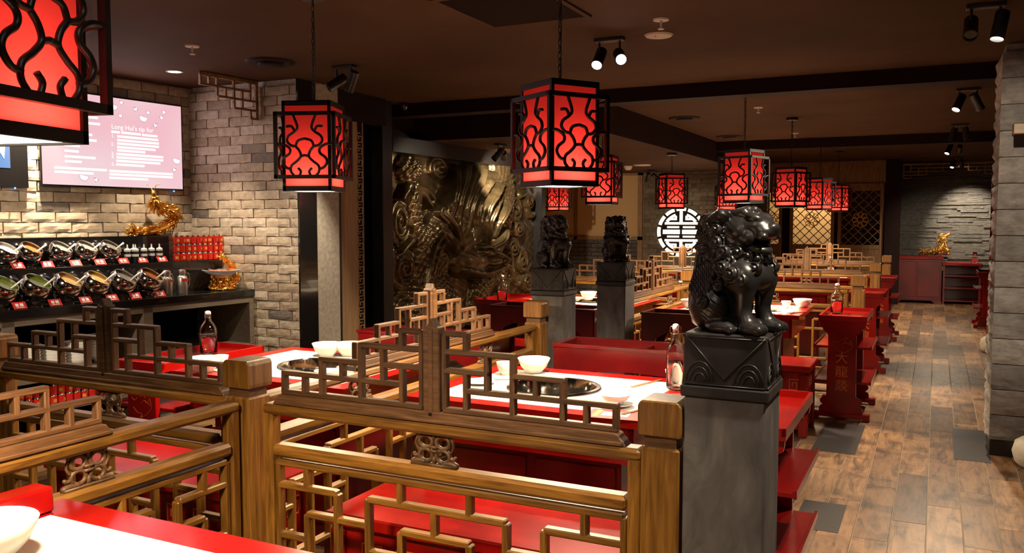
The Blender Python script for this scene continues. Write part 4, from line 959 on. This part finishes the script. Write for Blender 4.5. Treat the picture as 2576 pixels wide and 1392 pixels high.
for k, (s, off) in enumerate(((.868, .39), (.815, .37), (.79, .43), (.735, .38), (.655, .40), (.60, .38))):
    t = bth('squeeze_bottle', 'black sauce squeeze bottle with white nozzle, %s from the left' % ('first', 'second', 'third', 'fourth', 'fifth', 'sixth')[k], 'bottle', s, off, 1.185, group='squeeze bottles on the buffet')
    for n, m_ in zip(('body', 'nozzle_cap', 'label_band'), SQ): O(n, m_, t)
JM = (MB().lathe([(0, 0), (.040, 0), (.042, .004), (.042, .115), (.036, .128), (.026, .138), (.026, .150), (.031, .165), (.027, .178), (.010, .184), (0, .184)], 28).mesh('body', 'steel_brushed', auto=True), MB().tube(catmull([(.028, 0, .150), (.055, 0, .150), (.066, 0, .115), (.060, 0, .06), (.042, 0, .03)], 5), .006, 8, flat=.6).mesh('handle', 'steel', smooth=True), MB().box(-.026, .026, -.0435, -.041, .095, .112).mesh('label', 'can_red'))
for l, s, r_ in (('steel jug with red label beside the brown-tinted pot', .71, .2), ('steel jug next to the gold dragon dish', .575, -.1)):
    t = bth('jug', l, 'jug', s, .16, .95, r_, 'steel jugs on the buffet')
    for n, m_ in zip(('body', 'handle', 'label'), JM): O(n, m_, t)
CAN = MB().lathe([(0, .002), (.022, 0), (.0255, .004)], 16, mi=1).lathe([(.0255, .004), (.0258, .006), (.0258, .058)], 16, mi=0).lathe([(.0258, .058), (.023, .064), (.0225, .0665), (0, .065)], 16, mi=1).box(-.011, .011, -.0262, -.0245, .018, .040, 2)
CAN = CAN.mesh('drink_can', ['can_red', 'steel', 'can_print'], auto=True)
ORD = ('first', 'second', 'third', 'fourth', 'fifth', 'sixth', 'seventh', 'eighth', 'ninth', 'tenth', 'eleventh', 'twelfth', 'thirteenth', 'fourteenth', 'fifteenth', 'sixteenth')
for row in range(3):
    for k in range(9):
        o = O('drink_can', CAN, None, bpos(.475 - k * .0528, .345, 1.185 + row * .0668), (0, 0, brz + random.choice((0, .5, -.5, 2.5))))
        tag(o, 'red drink can, %s from the left in the %s tier of the buffet stack' % (ORD[k], ('bottom', 'middle', 'top')[row]), 'can', 'cans stacked on the buffet')
for row in range(2):
    for k in range(16):
        o = O('drink_can', CAN, None, bpos(1.86 - k * .054, .10, .30 + row * .0668), (0, 0, brz + random.choice((0, .5, -.5, 2.5)))); tag(o, 'red drink can under the buffet, %s from the left in the %s tier' % (ORD[k], ('lower', 'upper')[row]), 'can', 'cans under the buffet')
for k, (s, n, off) in enumerate(((1.78, 7, .14), (1.60, 5, .16), (1.42, 6, .18), (1.22, 7, .22))):
    for j in range(n):
        o = O('bowl', BW, None, bpos(s, off, .515 + j * .022), (0, 0, 0), (1.05, 1.05, .9)); tag(o, 'white bowl, %s from the bottom of the %s stack under the buffet' % (ORD[j], ('leftmost', 'second', 'third', 'rightmost')[k]), 'bowl', 'stacked bowls under the buffet')
# gold dragons
def dragon_mesh(path, r0, seed, name='body'):
    r_ = random.Random(seed); pts = catmull(path, 10); n = len(pts); mb = MB()
    mb.tube(pts, [r0 * (.35 + 1.0 * math.sin(math.pi * (k / n * .82 + .12))) for k in range(n)], 10)
    for k in range(3, n - 1, 1):
        p = Vector(pts[k]); t = (Vector(pts[k]) - Vector(pts[k - 1])).normalized(); u = t.orthogonal().normalized()
        for q in range(3):
            a = r_.uniform(0, 6.28); d = Quaternion(t, a) @ u; l = r0 * r_.uniform(1.5, 2.6); mb.tube([p + d * r0 * .6, p + d * l * .7 - t * l * .2, p + d * l - t * l * .7], [r0 * .42, r0 * .28, r0 * .04], 5)
    h = Vector(pts[-1]); t = (Vector(pts[-1]) - Vector(pts[-4])).normalized(); sd = Vector((0, 1, 0))
    mb.ball(h, (r0 * 1.3, r0 * 1.0, r0 * 1.0), 10, 6); mb.tube([h, h + t * r0 * 2.6], [r0 * .9, r0 * .5], 8); mb.tube([h - Vector((0, 0, r0 * .7)), h + t * r0 * 2.0 - Vector((0, 0, r0 * 1.3))], [r0 * .55, r0 * .3], 7)
    for s in (-1, 1):
        mb.tube(catmull([h + sd * s * r0 * .5 + Vector((0, 0, r0 * .6)), h - t * r0 * 1.5 + sd * s * r0 + Vector((0, 0, r0 * 2.0)), h - t * r0 * 3.4 + sd * s * r0 * 1.6 + Vector((0, 0, r0 * 2.4))], 4), [r0 * .3] * 8 + [r0 * .06], 6)
        mb.tube(catmull([h + t * r0 * 2, h + t * r0 * 3 + sd * s * r0 * 1.5 + Vector((0, 0, r0)), h + t * r0 * 2.2 + sd * s * r0 * 3 + Vector((0, 0, r0 * 2))], 4), r0 * .09, 5)
    for k in range(14):
        a = k / 14 * 6.28; d = Vector((math.cos(a) * .6, math.sin(a), math.sin(a * 2) * .6)); mb.tube([h, h - t * r0 * 1.4 + d * r0 * 1.6, h - t * r0 * 2.8 + d * r0 * 2.6], [r0 * .4, r0 * .3, r0 * .04], 5)
    return mb
t = bth('dragon_figurine', 'gold dragon figurine rearing on the upper shelf below the television', 'figurine', .52, .565, 1.385)
dm = dragon_mesh([(-.20, 0, .04), (-.15, 0, .025), (-.05, -.01, .028), (.06, 0, .05), (.16, .01, .09), (.215, 0, .15), (.17, -.01, .20), (.08, -.01, .215), (.03, -.01, .25), (.02, -.01, .285)], .027, 4)
dm.build('body', 'gold', t, smooth=True); b_ = MB()
for k in range(26): a = random.Random(k); b_.ball((a.uniform(-.14, .05), a.uniform(-.03, .03), a.uniform(.0, .03) + .008), (a.uniform(.012, .03), a.uniform(.012, .025), a.uniform(.008, .02)), 7, 5)
b_.build('base', 'gold', t, smooth=True)
t = bth('dragon_dish', 'cut-glass dish on a gold dragon stand at the end of the buffet', 'dish', .19, .17, .95)
MB().lathe([(.0, .115), (.05, .112), (.10, .130), (.152, .158), (.150, .162), (.10, .136), (.05, .118), (0, .120)], 40).build('glass_dish', 'crystal', t, smooth=True)
b_ = MB().lathe([(.0, 0), (.10, 0), (.105, .012), (.085, .03), (.06, .05), (.05, .08), (.06, .112), (0, .113)], 24); rr = random.Random(8)
for k in range(60): a = rr.uniform(0, 6.28); z = rr.uniform(0, .1); q = .105 - .5 * z * (1.2 - z * 6); b_.ball((q * math.cos(a), q * math.sin(a), z + .006), rr.uniform(.008, .018), 6, 5)
b_.build('stand', 'gold', t, smooth=True)
dm = dragon_mesh([(-.02, -.06, .03), (.08, -.06, .05), (.145, .0, .09), (.165, .03, .15), (.13, .04, .20), (.08, .03, .225), (.04, .02, .255), (.0, .0, .26)], .016, 6); dm.build('dragon', 'gold', t, smooth=True)
for k in range(9):
    a = k * 2.39; q = .035 + .010 * k
    o = tag(O('orange_slice', MB().lathe([(0, .0), (.026, .0), (.026, .007), (0, .007)], 16).mesh('orange_slice', 'fruit_orange', auto=True), None, bpos(.19 - q * math.cos(a), .17 + q * math.sin(a), .95 + .136 + .0008 * k + q * .14), (R(12), R(8), a)), 'orange fruit slice lying in the cut-glass dragon dish', 'fruit', 'fruit slices in the dragon dish')

# televisions
def tv_frame(label, s, z, w_, h, off=.655):
    t = bth('television', label, 'television', s, off, z); MB().box(-w_ / 2, w_ / 2, 0, .03, -h / 2, h / 2).build('housing', 'black_gloss', t, bevel=.004); return t
t = tv_frame('large wall television showing a pink menu screen', .745, 2.097, 1.20, .70)
sp = MB().box(-.588, .588, -.0012, 0, -.336, .337).build('screen', 'screen_pink', t)
pt = MB()
def strip(x0, x1, z, h=.018): pt.box(x0, x1, -.0020, -.0014, z - h / 2, z + h / 2)
for x0, x1, z in ((.004, .367, .048), (.003, .372, .020), (.002, .372, -.006), (.001, .34, -.033), (.0, .245, -.058), (-.006, .408, -.086), (-.007, .408, -.112), (-.008, .38, -.138), (-.012, .235, -.166), (-.07, .494, -.218), (-.07, .494, -.243), (-.072, .263, -.270),
                  (-.34, -.15, .17), (-.34, -.135, .125), (-.42, -.20, .04), (-.42, -.167, .0), (-.42, -.30, -.05), (-.42, -.31, -.09), (-.42, -.18, -.13), (-.42, -.29, -.165), (-.50, -.091, -.215), (-.50, -.2, -.245), (-.50, -.24, .23), (-.50, -.26, .20)): strip(x0, x1, z)
pt.build('text_lines', 'screen_print', sp)
O('lettering', text_mesh("Long Hui's tip for", .052, .0004, 'screen_print', 'LEFT'), sp, (-.044, -.0022, .118), (math.pi / 2, 0, 0)); O('lettering', text_mesh("1.", .04, .0004, 'screen_print', 'LEFT'), sp, (-.046, -.0022, .046), (math.pi / 2, 0, 0))
for k, z in enumerate((-.016, -.086, -.112, -.166)): O('lettering', text_mesh('%d.' % (k + 2), .036, .0004, 'screen_print', 'LEFT'), sp, (-.05, -.0022, z), (math.pi / 2, 0, 0))
strip_ = MB().box(-.044, .028, -.002, -.0014, .07, .088).box(.04, .21, -.002, -.0014, .07, .088).box(.22, .36, -.002, -.0014, .068, .086); strip_.build('text_lines', 'screen_print', sp)
def heart(r): return [(r * .0625 * 16 * math.sin(a) ** 3, r * .0625 * (13 * math.cos(a) - 5 * math.cos(2 * a) - 2 * math.cos(3 * a) - math.cos(4 * a))) for a in np.linspace(0, 2 * math.pi, 25)[:-1]]
HM = (MB().prism(heart(.0195), -.0018, -.0014).mesh('heart', 'screen_line'), MB().prism(heart(.0155), -.0022, -.0016).mesh('heart', 'screen_print'))
BWL = [(-.034, .014), (.034, .014), (.030, -.008), (.016, -.022), (-.016, -.022), (-.030, -.008)]; BMm = MB().prism(BWL, -.0022, -.0016).prism([(u * 1.08, v_ * 1.15) for u, v_ in BWL], -.0018, -.0014, mi=1).mesh('bowl_icon', ['screen_print', 'screen_line'])
for x, z in ((.047, .306), (.169, .27), (.28, .255), (.037, .206), (.425, .274), (.402, .228), (.343, .162), (.509, -.182), (-.181, -.291)):
    for q in HM: O('heart_icon', q, sp, (x, 0, z), (0, R(random.uniform(-15, 15)), 0))
for x, z in ((-.022, .269), (.235, .205), (.534, -.107), (-.277, -.276)): O('bowl_icon', BMm, sp, (x, 0, z), (0, R(12), 0))
MB().ball((.50, -.004, -.355), .006, 8, 5).build('standby_light', 'led_blue', t)
t = tv_frame('black-framed television cut off by the left edge, showing an orange and blue picture', 2.03, 2.08, 1.20, .70)
sp = MB().box(-.56, .475, -.0012, 0, -.22, .30).build('screen', 'screen_blue', t); 
MB().prism([(-.56, .30), (.475, .30), (.465, .22), (.375, .10), (.295, .05), (-.56, .05)], -.002, -.0013).build('orange_shape', 'screen_orange', sp); MB().prism([(.295, .05), (.375, .10), (.47, .22), (.475, .10), (.405, .04), (.375, -.12), (.295, -.12)], -.0021, -.0013).build('teal_shape', 'screen_teal', sp)
MB().prism([(.475, .16), (.405, .10), (.365, .02), (.375, -.06), (.435, -.16), (.445, -.07), (.475, -.07)], -.0024, -.0013).build('white_shape', 'screen_print', sp)
MB().ball((.50, -.004, -.355), .006, 8, 5).build('standby_light', 'led_blue', t)
light('AREA', 'screen_glow', bpos(.745, .63, 2.097), 5, (1, .75, .8), None, .7, bpos(.745, -1, 1.9))
# timber corner bracket under the ceiling, by the pier
def fret_bracket(label, loc, rz, L=.56, H=.30, mat='wood_far'):
    t = thing('corner_bracket', label, 'bracket', loc, rz)
    def B(x0, z0, x1, z1, w_=.016, n='fret_bar'): bar(t, n, (x0, 0, z0), (x1, 0, z1), w_, .026, mat)
    B(0, -.015, L, -.015, .03, 'head_rail'); B(.014, -H, .014, -.03, .028, 'wall_post'); u = L / 7; v_ = H / 4.2
    for x, za, zb in ((L - .01, 0, 1), (5 * u + u * .9, 0, 1), (5 * u, 0, 2), (4 * u, 1, 2), (3 * u, 0, 3), (2 * u, 1, 3), (1 * u, 0, 2), (1 * u, 3, 3.9)): B(x, -.02 - za * v_, x, -.02 - zb * v_)
    for x0, x1, z in ((1 * u, L, 1), (0, 5 * u, 2) , (0, 3 * u, 3), (0, u, 3.9)): B(x0, -.02 - z * v_, x1, -.02 - z * v_)
fret_bracket('stepped timber fret bracket under the ceiling beside the brick pier', bpos(.01, -.08, CZ), brz + math.pi)

# ------------------------------------------------------------------ far wall: emblem, doors, cabinets
em = thing('longevity_emblem', 'large round glowing white longevity emblem on the far brick wall', 'emblem', (-3.855, 14.16, 1.315))
Rr = .41
MB().lathe([(0, .02), (Rr * 1.02, .02), (Rr * 1.02, .04), (0, .04)], 48, mat=Matrix.Rotation(R(90), 3, 'X')).build('back_disc', 'black_matte', em, (0, .06, 0))
def em_bar(x0, x1, z0, z1): MB().box(x0 * Rr, x1 * Rr, -.012, .012, z0 * Rr, z1 * Rr).build('stroke', 'sign_white', em, bevel=.003)
for k in range(12):
    a0 = R(k * 30 + 3 - 15); a1 = R(k * 30 + 27 - 15); n = 7; A = [a0 + (a1 - a0) * q / (n - 1) for q in range(n)]
    MB().prism([(Rr * math.cos(a), Rr * math.sin(a)) for a in A] + [(Rr * .87 * math.cos(a), Rr * .87 * math.sin(a)) for a in A[::-1]], -.012, .012).build('ring_segment', 'sign_white', em)
for s in (-1, 1):
    em_bar(-.06, .06, *sorted((s * .36, s * .87))); em_bar(-.68, .68, *sorted((s * .30, s * .40)))
    for q in (-1, 1):
        em_bar(*sorted((q * .08, q * .58)), *sorted((s * .155, s * .23)))
        em_bar(*sorted((q * .18, q * .27)), *sorted((s * .48, s * .66))); em_bar(*sorted((q * .27, q * .46)), *sorted((s * .48, s * .56)))
        A = [R(35 + q_ * 6) for q_ in range(7)]; MB().prism([(q * Rr * .78 * math.cos(a), s * Rr * .78 * math.sin(a)) for a in A] + [(q * Rr * .67 * math.cos(a), s * Rr * .67 * math.sin(a)) for a in A[::-1]], -.012, .012).build('ring_segment', 'sign_white', em)
em_bar(-.76, -.05, -.09, .09); em_bar(.05, .76, -.09, .09)
light('AREA', 'emblem_glow', (-3.855, 14.05, 1.315), 3, WARM, None, .7, (-3.855, 12, 1.3))

def lattice_door(label, x0, x1, lit):
    t = thing('lattice_door', label, 'door', ((x0 + x1) / 2, 17.0, 0)); w_ = (x1 - x0) / 2
    for s in (-1, 1): MB().box(s * w_ - .06 * (s > 0), s * w_ + .06 * (s < 0), -.03, .03, 0, 2.19).build('stile', 'wood_far', t, bevel=.004)
    for z0, z1 in ((2.05, 2.19), (.98, 1.06), (.60, .68), (0, .12)): MB().box(-w_ + .06, w_ - .06, -.03, .03, z0, z1).build('rail', 'wood_far', t, bevel=.004)
    for z0, z1 in ((.68, .98), (.12, .60)): MB().box(-w_ + .06, w_ - .06, -.01, .01, z0, z1).build('panel', 'wood_far', t)
    for z0, z1 in ((.70, .96),):
        mo = MB()
        for s in (-1, 1): mo.tube(catmull([(0, -.015, .83), (s * .06, -.015, .86), (s * .10, -.015, .81), (s * .16, -.015, .85), (s * .22, -.015, .83)], 5), .008, 6)
        mo.ball((0, -.015, .83), (.03, .01, .03), 10, 6).build('gold_carving', 'gold_flat', t, smooth=True)
    MB().box(-w_ + .06, w_ - .06, -.003, .003, 1.06, 2.05).build('glass_pane', 'pane_glass', t)
    # diagonal lattice clipped to the opening
    xa, xb, za, zb = -w_ + .06, w_ - .06, 1.06, 2.05; st = .165
    for sg in (-1, 1):
        c0 = (xa - za) if sg > 0 else (xa + za); c1 = (xb - za) if sg > 0 else (xb + zb); c = (xa - zb) if sg > 0 else c0; c = c + .05
        while c < c1:
            pts = []
            for x in (xa, xb):
                z = (x - c) if sg > 0 else (c - x)
                if za <= z <= zb: pts.append((x, z))
            for z in (za, zb):
                x = (z + c) if sg > 0 else (c - z)
                if xa <= x <= xb: pts.append((x, z))
            if len(pts) >= 2:
                pts.sort()
                if abs(pts[-1][0] - pts[0][0]) > .02: bar(t, 'lattice_bar', (pts[0][0], -.012, pts[0][1]), (pts[-1][0], -.012, pts[-1][1]), .014, .014, 'wood_far')
            c += st
    fl_ = MB()
    for k in range(8):
        a = 2 * math.pi * k / 8; fl_.tube([(.095 * math.cos(a) + .045 * math.cos(b_), -.025, 1.52 + .095 * math.sin(a) + .045 * math.sin(b_)) for b_ in np.linspace(0, 6.28, 15)[:-1]], .006, 5, closed=True)
    fl_.tube([(.05 * math.cos(b_), -.025, 1.52 + .05 * math.sin(b_)) for b_ in np.linspace(0, 6.28, 17)[:-1]], .006, 5, closed=True).build('gold_flower', 'gold_flat', t, smooth=True)
lattice_door('brown lattice door with gold flower, rightmost, slate wall showing through', -1.66, -.88, 0)
lattice_door('brown lattice door with gold flower, middle, bright room behind it', -2.52, -1.72, 1)
lattice_door('brown lattice door half hidden behind the lion head', -3.0, -2.66, 0)
struct(MB().box(-3.0, -.85, 17.0, 17.06, 2.19, CZ).build('trim_11', 'wood_far'))
struct(MB().box(-1.72, -1.66, 16.98, 17.06, 0, 2.19).build('trim_12', 'black_matte')); struct(MB().box(-2.66, -2.52, 16.98, 17.06, 0, 2.19).build('trim_13', 'black_matte'))
struct(MB().box(-1.80, -.80, 17.6, 17.7, 0, CZ).build('wall_behind_door', 'slate'))
light('AREA', 'service_room_lamp', (-2.3, 18.4, 2.4), 40, WARM, None, .6, (-2.3, 19.2, 1.2))
# cabinets and golden dragon at the end of the aisle
cb = thing('cabinet', 'dark red cabinet under the slate wall at the end of the aisle', 'cabinet', (-.31, 17.5, 0))
MB().box(-.41, .41, -.25, .25, .06, .80).build('body', 'lacquer_dark', cb, bevel=.006); MB().box(-.43, .43, -.27, .27, .80, .86).build('top', 'lacquer', cb, bevel=.004); MB().prism([(-.41, 0), (-.30, 0), (-.25, .05), (.25, .05), (.30, 0), (.41, 0), (.41, .06), (-.41, .06)], -.25, -.22).build('plinth', 'lacquer_dark', cb)
for s in (-1, 1): MB().box(s * .2 - .185, s * .2 + .185, -.262, -.25, .12, .76).build('door', 'lacquer_dark', cb, bevel=.004)
cb = thing('shelf_cabinet', 'dark red open shelf cabinet right of the plain cabinet under the slate wall', 'cabinet', (.42, 17.5, 0))
MB().box(-.30, -.27, -.25, .25, 0, .70).box(.27, .30, -.25, .25, 0, .70).box(-.30, .30, .23, .25, 0, .70).build('carcass', 'lacquer_dark', cb); MB().box(-.32, .32, -.27, .27, .70, .74).build('top', 'lacquer', cb, bevel=.004)
for z in (.05, .28, .50): MB().box(-.27, .27, -.24, .23, z, z + .02).build('shelf', 'lacquer_dark', cb)
t = thing('dragon_figurine', 'golden dragon figurine on the red cabinet before the slate wall', 'figurine', (.08, 17.42, .895), 0)
dragon_mesh([(-.36, 0, .04), (-.2, 0, .05), (-.05, 0, .09), (.03, 0, .18), (-.02, 0, .27), (.06, 0, .33)], .035, 3).build('body', 'gold_flat', t, smooth=True)
b_ = MB(); rr = random.Random(2)
for k in range(30): b_.ball((rr.uniform(-.3, .12), rr.uniform(-.08, .08), rr.uniform(0, .08) + .01), rr.uniform(.02, .045), 6, 5)
b_.build('base', 'gold_flat', t, smooth=True)
t = thing('vase', 'small clear glass vase on the right end of the far red cabinets', 'vase', (.62, 17.4, .74)); MB().lathe([(0, 0), (.05, 0), (.06, .06), (.03, .13), (.035, .2), (.03, .2), (.025, .13), (.05, .06), (0, .01)], 20).build('body', 'glass', t, smooth=True)
fret_bracket('long timber fretwork hanging from the ceiling before the slate wall, left part', (-.58, 16.9, 2.52), 0, .9, .26); fret_bracket('timber fretwork hanging from the ceiling before the slate wall, right part', (1.1, 16.9, 2.52), math.pi, .9, .26)

# ------------------------------------------------------------------ ceiling fittings
SPM = (MB().lathe([(0, .075), (.030, .075), (.034, .070), (.034, -.055), (.036, -.060), (.036, -.075), (.031, -.075), (.029, -.060)], 20).mesh('spot_can', 'black_metal', auto=True), MB().lathe([(0, -.062), (.029, -.062)], 18).mesh('lamp_face', 'lamp_white'), MB().lathe([(0, -.062), (.029, -.062)], 18).mesh('lamp_face', 'black_gloss'))
def spots(label, x, y, z, aim, on=(1, 1), power=60, angle=45, rz=0):
    """twin ceiling spot; aim = target point per head (None = off)"""
    t = thing('twin_spotlight', label, 'spotlight', (x, y, z), rz, 'twin ceiling spotlights'); MB().box(-.09, .09, -.03, .03, -.022, 0).build('base_plate', 'black_metal', t, bevel=.003)
    c, s_ = math.cos(rz), math.sin(rz)
    for k, q in enumerate((-.065, .065)):
        MB().tube([(q, 0, -.02), (q, 0, -.085)], .007, 8).build('arm', 'black_metal', t)
        p = Vector((x + q * c, y + q * s_, z - .115)); tg = Vector(aim[k]); dirv = (tg - p).normalized(); qt = dirv.to_track_quat('-Z', 'Y')
        h = O('spot_can', SPM[0], t, (q, 0, -.115)); h.rotation_mode = 'QUATERNION'; h.rotation_quaternion = Quaternion((0, 0, 1), -rz) @ qt
        O('lamp_face', SPM[1] if on[k] else SPM[2], h)
        if on[k]: light('SPOT', 'spot_beam', tuple(p + dirv * .08), power if not isinstance(power, tuple) else power[k], SPOT, None, .03, tg, angle if not isinstance(angle, tuple) else angle[k], 1.0 if power == 900 else .7)
spots('twin black spotlight on the ceiling behind the lantern by the brick pier', -3.80, 4.98, CZ, ((-5.2, 3.6, 1.2), (-4.72, 5.25, .75)), (0, 1), 150, 55)
spots('brightest twin spotlight on the ceiling right of the front centre lantern', -1.80, 4.95, CZ, ((-1.75, 3.2, .8), (-.55, 2.6, 1.25)), (1, 1), (120, 120), 42)
spots('twin spotlight at the top right corner', .19, 5.03, CZ, ((.05, 3.0, .6), (-.15, 4.45, .2)), (0, 1), 130, 100)
spots('twin spotlight over the aisle beyond the first beam', .20, 8.12, CZ, ((-.72, 7.0, .3), (1.1, 8.8, .8)), (1, 0), 220, 108)
spots('unlit twin spotlight over the aisle before the second beam', .20, 11.05, CZ, ((-.3, 11.2, .4), (.7, 11.1, .4)), (0, 0))
spots('lit twin spotlight over the aisle just beyond the second beam', .18, 13.3, CZ, ((-.75, 12.2, .3), (.05, 17.3, .75)), (1, 1), (170, 300), (100, 40))
spots('farthest lit twin spotlight before the slate wall', .28, 16.75, CZ, ((-.35, 15.6, .3), (.52, 17.84, 1.35)), (1, 1), (70, 330), (90, 62))
spots('twin spotlight in front of the dragon relief', -4.20, 8.20, LZ, ((-4.7, 7.4, 1.3), (-4.75, 9.5, 1.75)), (0, 1), 330, 74, R(90))
spots('small twin spotlight near the beige wall panel', -4.15, 13.45, LZ, ((-4.6, 14.1, 1.2), (-3.4, 14.1, 1.6)), (0, 1), 9, 70)
# unseen fittings of the same kind, some added to light railing, buffet and corridor
spots('unseen twin spotlight added above the camera', -.6, .6, CZ, ((-1.5, 2.1, .85), (-.47, 2.2, 1.1)), (1, 1), (15, 12), 68)  # added lamp, brightens the front railing and lion pillar
spots('twin spotlight over the aisle beside the camera, outside the view', .22, 1.95, CZ, ((-.40, 2.28, 1.25), (.45, 6.15, 1.45)), (1, 1), (140, 330), (62, 30))
spots('unseen twin spotlight added over the left aisle', -3.9, 1.6, CZ, ((-5.3, 2.9, 1.15), (-2.9, 3.2, .8)), (1, 1), (240, 80), 60)  # added lamp, brightens the buffet and the left table
spots('twin spotlight on the low ceiling hidden behind the front centre lantern', -3.3, 7.95, LZ, ((-4.75, 7.45, 1.85), (-4.7, 8.6, 1.6)), (1, 1), (60, 40), 50)
spots('unseen twin spotlight added over the booth below the brick pier', -2.9, 2.35, CZ, ((-4.55, 5.7, 1.35), (-3.3, 3.4, .8)), (1, 0), 70, 34)  # added lamp, brightens the corridor terrazzo
dl = thing('downlight', 'small lit recessed downlight in the ceiling over the buffet', 'downlight', (-5.07, 4.62, CZ)); MB().lathe([(.045, -.004), (.06, -.004), (.06, 0)], 24).build('trim_ring', 'white_ceiling_metal', dl); MB().lathe([(0, -.003), (.045, -.003)], 24).build('lamp_face', 'lamp_white', dl)
light('SPOT', 'downlight_beam', (-5.07, 4.62, CZ - .02), 120, SPOT, None, .03, (-5.12, 4.75, 1), 75, .5)
for k, (s, off, pw) in enumerate(((1.40, .52, 650), (2.2, .50, 350))):
    p = bpos(s, off, CZ); dl = thing('downlight', ('recessed downlight above the gap between the televisions', 'recessed downlight over the left end of the buffet')[k], 'downlight', p); MB().lathe([(.045, -.004), (.06, -.004), (.06, 0)], 24).build('trim_ring', 'white_ceiling_metal', dl); MB().lathe([(0, -.003), (.045, -.003)], 24).build('lamp_face', 'lamp_white', dl)
    light('SPOT', 'downlight_beam', p - Vector((0, 0, .02)), pw, SPOT, None, .03, bpos(s, .69, 1.55), 52, .7)
p = bpos(-.0, .30, CZ)
for l, x, y in (('white sprinkler head near the buffet', -4.23, 4.0), ('white sprinkler head above the smoke disc, right of the bright spotlight', -1.383, 4.62), ('white sprinkler head beside the lantern chain beyond the beam', -1.586, 8.57), ('small white sprinkler head farther along the lantern row', -1.631, 11.28)):
    t = thing('sprinkler', l, 'sprinkler', (x, y, CZ), 0, 'ceiling sprinklers'); MB().lathe([(0, -.008), (.042, -.008), (.045, 0)], 22).build('escutcheon', 'white_ceiling_metal', t, auto=True); MB().tube([(0, 0, -.008), (0, 0, -.05)], .007, 8).lathe([(0, -.055), (.018, -.055), (.018, -.050), (0, -.050)], 14).build('head', 'white_ceiling_metal', t)
t = thing('smoke_disc', 'flat white disc on the ceiling below the sprinkler, right of the bright spotlight', 'detector', (-1.511, 5.0, CZ)); MB().lathe([(0, -.010), (.075, -.010), (.085, 0)], 30).build('cover', 'white_ceiling_metal', t, auto=True); MB().ball((-.01, -.03, -.011), .005, 8, 5).build('indicator', 'paper_red', t)
t = thing('smoke_detector', 'white domed smoke detector on the low ceiling by the beige panel', 'detector', (-4.17, 12.32, LZ)); MB().lathe([(0, -.06), (.035, -.06), (.05, -.045), (.055, -.02), (.065, -.015), (.065, 0)], 24).build('body', 'white_ceiling_metal', t, auto=True)
t = thing('speaker_disc', 'flat white disc on the low ceiling beside the smoke detector', 'detector', (-3.90, 12.15, LZ)); MB().lathe([(0, -.012), (.12, -.012), (.13, 0)], 28).build('cover', 'white_ceiling_metal', t, auto=True)
for l, x, y in (('round dark ceiling air vent near the brick pier', -4.164, 4.63), ('round dark ceiling air vent beyond the first beam', -2.45, 9.08), ('farther round dark ceiling air vent', -2.45, 11.3)):
    t = thing('round_vent', l, 'vent', (x, y, CZ), 0, 'round ceiling vents'); MB().lathe([(.09, -.010), (.15, -.018), (.165, -.010), (.17, 0)], 32).build('outer_ring', 'beam_paint', t, smooth=True); MB().lathe([(0, -.030), (.07, -.030), (.085, -.022), (.085, -.012)], 28).build('centre_disc', 'beam_paint', t, smooth=True)
t = thing('ceiling_grille', 'rectangular dark ceiling air grille at the top centre', 'vent', (-1.99, 4.03, CZ))
for q in ((-.30, .30, -.34, -.31), (-.30, .30, .31, .34), (-.30, -.27, -.31, .31), (.27, .30, -.31, .31)): MB().box(*q, -.012, 0).build('frame', 'ceiling_paint', t)
lv = MB().box(-.27, .27, -.006, .006, -.010, -.002).mesh('louvre', 'beam_paint')
for k in range(31): O('louvre', lv, t, (0, -.30 + k * .02, 0), (R(30), 0, 0))
t = thing('dome_camera', 'small dark dome camera on the beam in front of the relief', 'camera', (-4.50, 6.80, CZ)); MB().lathe([(0, -.075), (.025, -.07), (.045, -.045), (.05, -.015), (.05, 0)], 20).build('dome', 'black_gloss', t, smooth=True); MB().lathe([(.05, -.015), (.06, -.012), (.06, 0)], 20).build('collar', 'black_metal', t)
